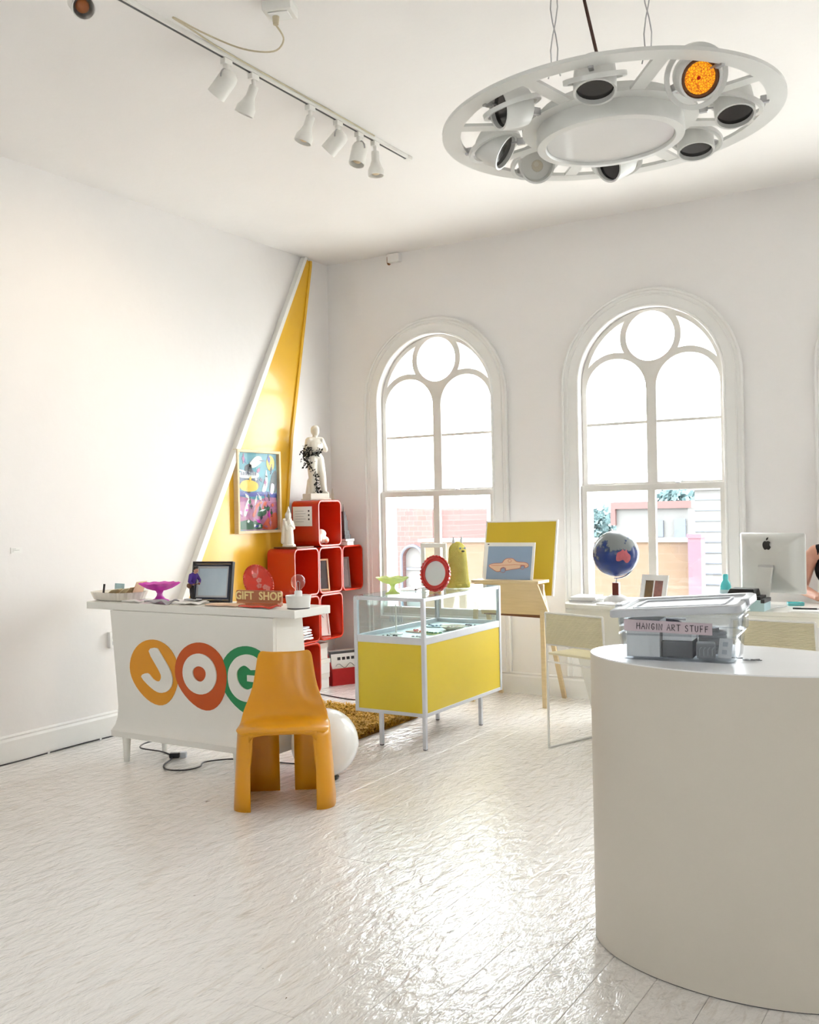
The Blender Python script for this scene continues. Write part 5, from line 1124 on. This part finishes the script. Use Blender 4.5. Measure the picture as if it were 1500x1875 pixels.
# ------------------------------------------------------------------ ceiling track and its spotlights
TX = -3.235
tk = thing('light_track', 'long white ceiling track rail with grey slot', 'track', (TX,3.4,CH))
B().box(-.017,.017,-1.6,1.97,-.022,0).build('rail', WMETAL, tk, bevel=.002)
B().box(-.006,.006,-1.6,1.95,-.0235,-.022).build('slot', DGREY, tk)
B().box(-.020,.020,1.95,2.0,-.024,0).build('end_cap', WMETAL, tk, bevel=.004)
BULBON = mat('warm_bulb',(255,214,150),.4,var=(9,6),emit=((255,196,120),9))
AMBIN = mat('amber_reflector',(176,104,52),.3,var=(20,40),coat=.3)
INNER = mat('shade_inner',(226,206,170),.5,var=(9,10))
def spot(label, y, kind, dv, lit=0):
    t = thing('track_spotlight', label, 'spotlight', (TX,y,CH-.024), 0, 'spotlights on the ceiling track')
    d = Vector(dv).normalized(); q = d.to_track_quat('-Z','Y').to_matrix().to_4x4()
    B().box(-.016,.016,-.028,.028,-.028,0).build('adapter', WMETAL, t, bevel=.003)
    if kind == 'round':
        b = B(); b.cyl((0,0,-.028),(0,0,-.07),.017,.015,16); b.build('stem', WMETAL, t, smooth=True)
        m = Matrix.Translation((0,0,-.10)) @ q
        b = B(m); b.lathe([(.002,.048),(.02,.046),(.038,.034),(.046,.014),(.047,-.09),(.043,-.09),(.042,.0),(.002,.02)], 28); can = b.build('shade', WMETAL, t, smooth=True, sharp=50)
        b = B(Matrix.Translation((0,0,-.10)) @ Matrix.Rotation(math.atan2(d.y,d.x)+PI/2,4,'Z')); b.tube([(.051*cos(a),0,.051*sin(a)-.0) for a in [PI*i/14 for i in range(15)]], .004, 6); b.build('yoke', STEEL, t, smooth=True)
        bz = -.06
    else:
        b = B(); b.cyl((0,0,-.028),(0,0,-.062),.011,.008,14); b.build('stem', WMETAL, t, smooth=True)
        m = Matrix.Translation((0,0,-.068)) @ q
        b = B(m); b.lathe([(.002,.012),(.022,.01),(.024,.0),(.024,-.045),(.034,-.075),(.047,-.10),(.049,-.135),(.045,-.135),(.043,-.10),(.03,-.075),(.002,-.06)], 28); can = b.build('shade', WMETAL, t, smooth=True, sharp=50)
        bz = -.11
    b = B(m); b.ell((0,0,bz),(.028,.028,.02),16,10); b.build('bulb', (BULBON if lit > 0 else AMBIN if lit < 0 else INNER), can, smooth=True)
    if lit > 0:
        ld = bpy.data.lights.new('bulb_light','SPOT'); ld.energy = lit; ld.color = (1,.80,.56); ld.spot_size = rad(100); ld.spot_blend = .9; ld.shadow_soft_size = .03
        lo = bpy.data.objects.new('bulb_light', ld); COL.objects.link(lo); lo.parent = t
        lo.matrix_local = m @ Matrix.Translation((0,0,bz-.035))
spot('white round-backed spotlight tilted to the wall, fifth from the rail end cap away', 3.69, 'round', (-.75,-.1,-.75))
spot('white flared spotlight tilted to the wall near the middle of the rail', 3.89, 'bell', (-.45,-.05,-.9))
spot('white flared spotlight hanging nearly straight, fourth from the rail end cap', 4.36, 'bell', (-.30,-.15,-.95))
spot('white round-backed spotlight glowing warm, third from the rail end cap', 4.62, 'round', (-.72,-.15,-.68), 22)
spot('white round-backed spotlight pointing down, second from the rail end cap', 4.83, 'round', (-.08,-.25,-1), 0)
spot('white flared spotlight pointing straight down beside the rail end cap', 5.0, 'bell', (0.02,0,-1), 0)
spot('white spotlight with amber-brown mouth at the other end of the rail', 2.80, 'round', (.7,-.35,-.6), -1)  # bulb off; the inside is simply amber coloured
# ceiling outlet and its cord
oc_ = thing('ceiling_outlet', 'white ceiling outlet box with cord plug', 'outlet', (-2.72,3.46,CH), rad(20))
B().box(-.065,.065,-.055,.055,-.045,0).build('box', WMETAL, oc_, bevel=.004)
B().box(-.045,.045,-.035,.035,-.051,-.045).build('cover_plate', PAPER, oc_, bevel=.002)
b = B(); b.cyl((-.02,.0,-.050),(-.02,.0,-.085),.016,.012,14); b.build('plug', WCABLE, oc_, smooth=True)
cd = thing('extension_cord', 'ivory cord drooping from the ceiling outlet to the track', 'cord', (-2.74,3.46,CH-.085))
b = B(); b.tube(spline([(0,-.005,0),(-.01,.06,-.035),(-.10,.10,-.05),(-.22,.03,-.035),(-.34,-.08,.02),(-.42,-.16,.07),(-.44,-.18,.078),(-.45,-.05,.080),(-.47,.2,.080),(-.47,.9,.080),(-.472,1.5,.080)],6,False), .0042, 6); b.build('cable', WCABLE, cd, smooth=True)

# ------------------------------------------------------------------ small wall fittings and floor cords
t = thing('wall_outlet', 'white wall outlet on the left wall behind the counter', 'outlet', (XL,4.745,.655))
B().box(0,.028,-.034,.034,-.055,.055).build('plate', PAPER, t, bevel=.004)
for z in (-.022,.022): B().box(.028,.031,-.014,.014,z-.013,z+.013).build('socket_face', LGREY, t)
t = thing('wall_label', 'tiny white exhibition label on the left wall', 'label', (XL,4.005,1.298))
B().box(0,.003,-.042,.042,-.018,.018).build('card', PAPER, t)
for i in range(3): B().box(.003,.0034,-.032,[-.005,.02,-.02][i],.008-.008*i,.0095-.008*i).build('text_line', MGREY, t)
t = thing('junction_box', 'white junction box with torn brown plaster high on the window wall', 'junction box', (-4.57,YW,3.675))
B().box(-.05,.07,-.05,0,-.035,.04).build('box', WALL, t, bevel=.006)
b = B(); b.prism([spline([(-.075,.03),(-.06,.005),(-.035,.0),(-.03,-.015),(-.055,-.045),(-.075,-.03)],4)], -.012, 0); b.build('torn_plaster', mat('torn_plaster',(150,108,72),.8,var=(40,40),bump=(60,.4,.004)), t)
t = thing('floor_cable', 'dark cable looping on the floor under the counter', 'cable', (-4.4,4.45,0))
P_ = [(-4.02,4.72),(-4.25,4.78),(-4.50,4.80),(-4.72,4.80),(-4.86,4.68),(-4.80,4.52),(-4.62,4.54),(-4.47,4.47),(-4.37,4.30),(-4.28,4.235),(-4.18,4.27),(-4.15,4.37),(-4.20,4.47),(-4.10,4.60),(-3.9,4.65),(-3.7,4.68),(-3.52,4.74)]
b = B(); b.tube(spline([(x+4.4,y-4.45,.006+(.0 if i not in (4,5) else .012)) for i,(x,y) in enumerate(P_)],6,False), .0045, 6); b.build('cord', CABLE, t, smooth=True)
B(Matrix.Translation((-.06,.03,0)) @ Matrix.Rotation(.5,4,'Z')).box(-.03,.03,-.016,.016,.0,.03).build('plug', BLACK, t, bevel=.004)
B(Matrix.Translation((-.015,.06,0)) @ Matrix.Rotation(.5,4,'Z')).box(-.018,.018,-.018,.018,.0,.035).build('adapter', LGREY, t, bevel=.004)
t = thing('rear_cable', 'dark thin cable crossing the boards by the ochre rug', 'cable', (-4.5,6.5,0))
b = B(); b.tube(spline([(-.50,.12,.005),(-.32,.06,.005),(-.05,-.0,.005),(.25,.02,.005),(.55,.10,.005)],6,False), .0045, 6); b.build('cord', CABLE, t, smooth=True)
t = thing('skirting_cable', 'thin dark cable clipped along the foot of the left wall', 'cable', (XL+.03,3.5,0))
b = B(); b.tube([(.0,-3+.25*i,.006+.003*sin(i*1.7)) for i in range(29)], .004, 6); b.build('cord', CABLE, t)
for i in range(7): B().box(-.004,.006,-1+.42*i,-.985+.42*i,.0,.014).build('clip', PAPER, t)

# ------------------------------------------------------------------ street outside
GND = mat('pavement', (222,220,214), .9, var=(.4,16), world=True)
struct(B().box(-70,60,-60,90,-4.7,-4.5).build('ground', GND))
def brick_mat(name, c1, c2, mo, sc):
    m = bpy.data.materials.new(name); m.use_nodes = True; nt = m.node_tree; L = nt.links.new
    p = nt.nodes['Principled BSDF']; p.inputs['Roughness'].default_value = .9
    g = nt.nodes.new('ShaderNodeNewGeometry'); sx = nt.nodes.new('ShaderNodeSeparateXYZ'); cx = nt.nodes.new('ShaderNodeCombineXYZ')
    L(g.outputs['Position'], sx.inputs[0]); L(sx.outputs[0], cx.inputs[0]); L(sx.outputs[2], cx.inputs[1])
    b = nt.nodes.new('ShaderNodeTexBrick'); b.inputs['Scale'].default_value = sc
    b.inputs['Color1'].default_value = rgb(c1); b.inputs['Color2'].default_value = rgb(c2); b.inputs['Mortar'].default_value = rgb(mo); b.inputs['Mortar Size'].default_value = .012
    L(cx.outputs[0], b.inputs['Vector']); L(b.outputs[0], p.inputs['Base Color']); return m
PBRICK = brick_mat('rose_brick', (88,66,64), (94,72,70), (100,85,83), 2.2)
OBRICK = brick_mat('orange_brick', (88,72,57), (92,75,60), (95,80,67), 2.0)
OWHITE = mat('street_render', (100,100,99), .8, var=(1,6)); OTRIM = mat('street_red_trim', (96,70,68), .7, var=(2,6))
OPINK = mat('street_pink', (94,64,74), .7, var=(2,6)); OGLASS = mat('street_window', (84,90,100), .4, var=(2,10)); OLEAF = mat('street_leaf', (80,102,104), .8, var=(3,14))
t = thing('brick_house', 'rose brick building with arched window across the street', 'building', (-11.4,19.0,-4.5))
TB = Matrix.Translation((11.4,-19.0,4.5))
ao = [(-11.767,-.9),(-11.283,-.9)]+arc((-11.525,.42),.242,0,PI,14)
b = B(TB); b.prism([[(-12.15,-4.5),(-10.98,-4.5),(-10.98,1.50),(-12.15,1.55)], ao], 19.0, 20.5); b.build('facade', PBRICK, t)
b = B(TB); b.box(-10.98,-10.40,19.2,20.5,-4.5,1.50); b.build('side_bay', PBRICK, t)
b = B(TB); b.prism([ao], 19.12, 19.16); b.build('window', OWHITE, t)
for z0 in (-.75,-.3,.15):
    b = B(TB); b.box(-11.74,-11.31,19.08,19.12,z0,z0+.05); b.build('glazing_bar', OGLASS, t)
b = B(TB); P_ = [(-11.80,-.9)]+[(p[0],p[1]) for p in reversed(arc((-11.525,.42),.28,0,PI,14))]+[(-11.25,-.9)]
b.tube([(x,18.99,z) for x,z in P_], .035, 6); b.build('arch_moulding', OGLASS, t)
t = thing('brick_yard_wall', 'long low orange brick building across the street', 'building', (-7,15,-4.5))
TB = Matrix.Translation((7,-15,4.5))
b = B(TB); b.box(-8.9,-4.16,15,15.5,-4.5,.93); b.build('wall', OBRICK, t)
b = B(TB); b.box(-8.95,-4.15,14.95,15.55,.93,.98); b.build('coping', OWHITE, t)
t = thing('pink_pier', 'pink gate pier beside the orange brick wall', 'pier', (-4.06,14.9,-4.5))
B().box(-.095,.095,-.2,.03,0,5.50).build('shaft', OPINK, t); B().box(-.11,.11,-.22,.04,5.50,5.56).build('cap', OPINK, t)
t = thing('white_house', 'white rendered house with red eaves beyond the orange wall', 'building', (-7,22,-4.5))
TB = Matrix.Translation((7,-22,4.5))
b = B(TB); b.box(-7.85,-6.2,22,24,-4.5,1.42); b.build('wall', OWHITE, t)
b = B(TB); b.box(-7.95,-6.1,21.9,24.1,1.42,1.58); b.build('eaves', OTRIM, t)
b = B(TB); b.box(-7.95,-7.84,21.9,22.0,1.05,1.42); b.build('trim_board', OTRIM, t)
b = B(TB); b.box(-6.50,-6.25,21.95,22.0,.70,1.18); b.build('window', OGLASS, t)
b = B(TB); b.box(-7.0,-6.75,21.95,22.0,.78,1.15); b.build('window', OGLASS, t)
t = thing('pale_house', 'pale clapboard house beside the pink pier', 'building', (-4.3,18,-4.5))
TB = Matrix.Translation((4.3,-18,4.5))
PALE = mat('street_pale', (108,108,107), .8, var=(1,6))
b = B(TB); b.box(-4.95,-2.5,18,20,-4.5,1.75); b.build('wall', PALE, t)
for k in range(14): b = B(TB); b.box(-4.96,-2.49,17.975,18.0,-.9+.19*k,-.885+.19*k); b.build('clapboard_edge', OGLASS, t)
b = B(TB); b.box(-5.05,-2.4,17.9,20.1,1.75,1.85); b.build('eaves', PALE, t)
def tree(name, label, loc, r_, n):
    t = thing(name, label, 'tree', loc)
    b = B(); b.cyl((0,0,0),(0,0,4.6),.14,.07,10); b.build('trunk', BROWN, t)
    b = B()
    for i in range(n):
        a, c_ = random.uniform(0,2*PI), random.uniform(-1,1); rr = r_*random.uniform(.4,1); s_ = math.sqrt(1-c_*c_)
        leaf(b, (rr*s_*cos(a), rr*s_*sin(a), 5.6+1.25*rr*c_), .16)
    o = b.build('foliage', OLEAF, t); o['kind'] = 'stuff'
tree('street_tree', 'blue-green tree rising behind the white house', (-7.95,27,-4.5), .75, 1400)
tree('street_tree', 'blue-green tree standing behind the brick house', (-10.6,28,-4.9), .6, 800)
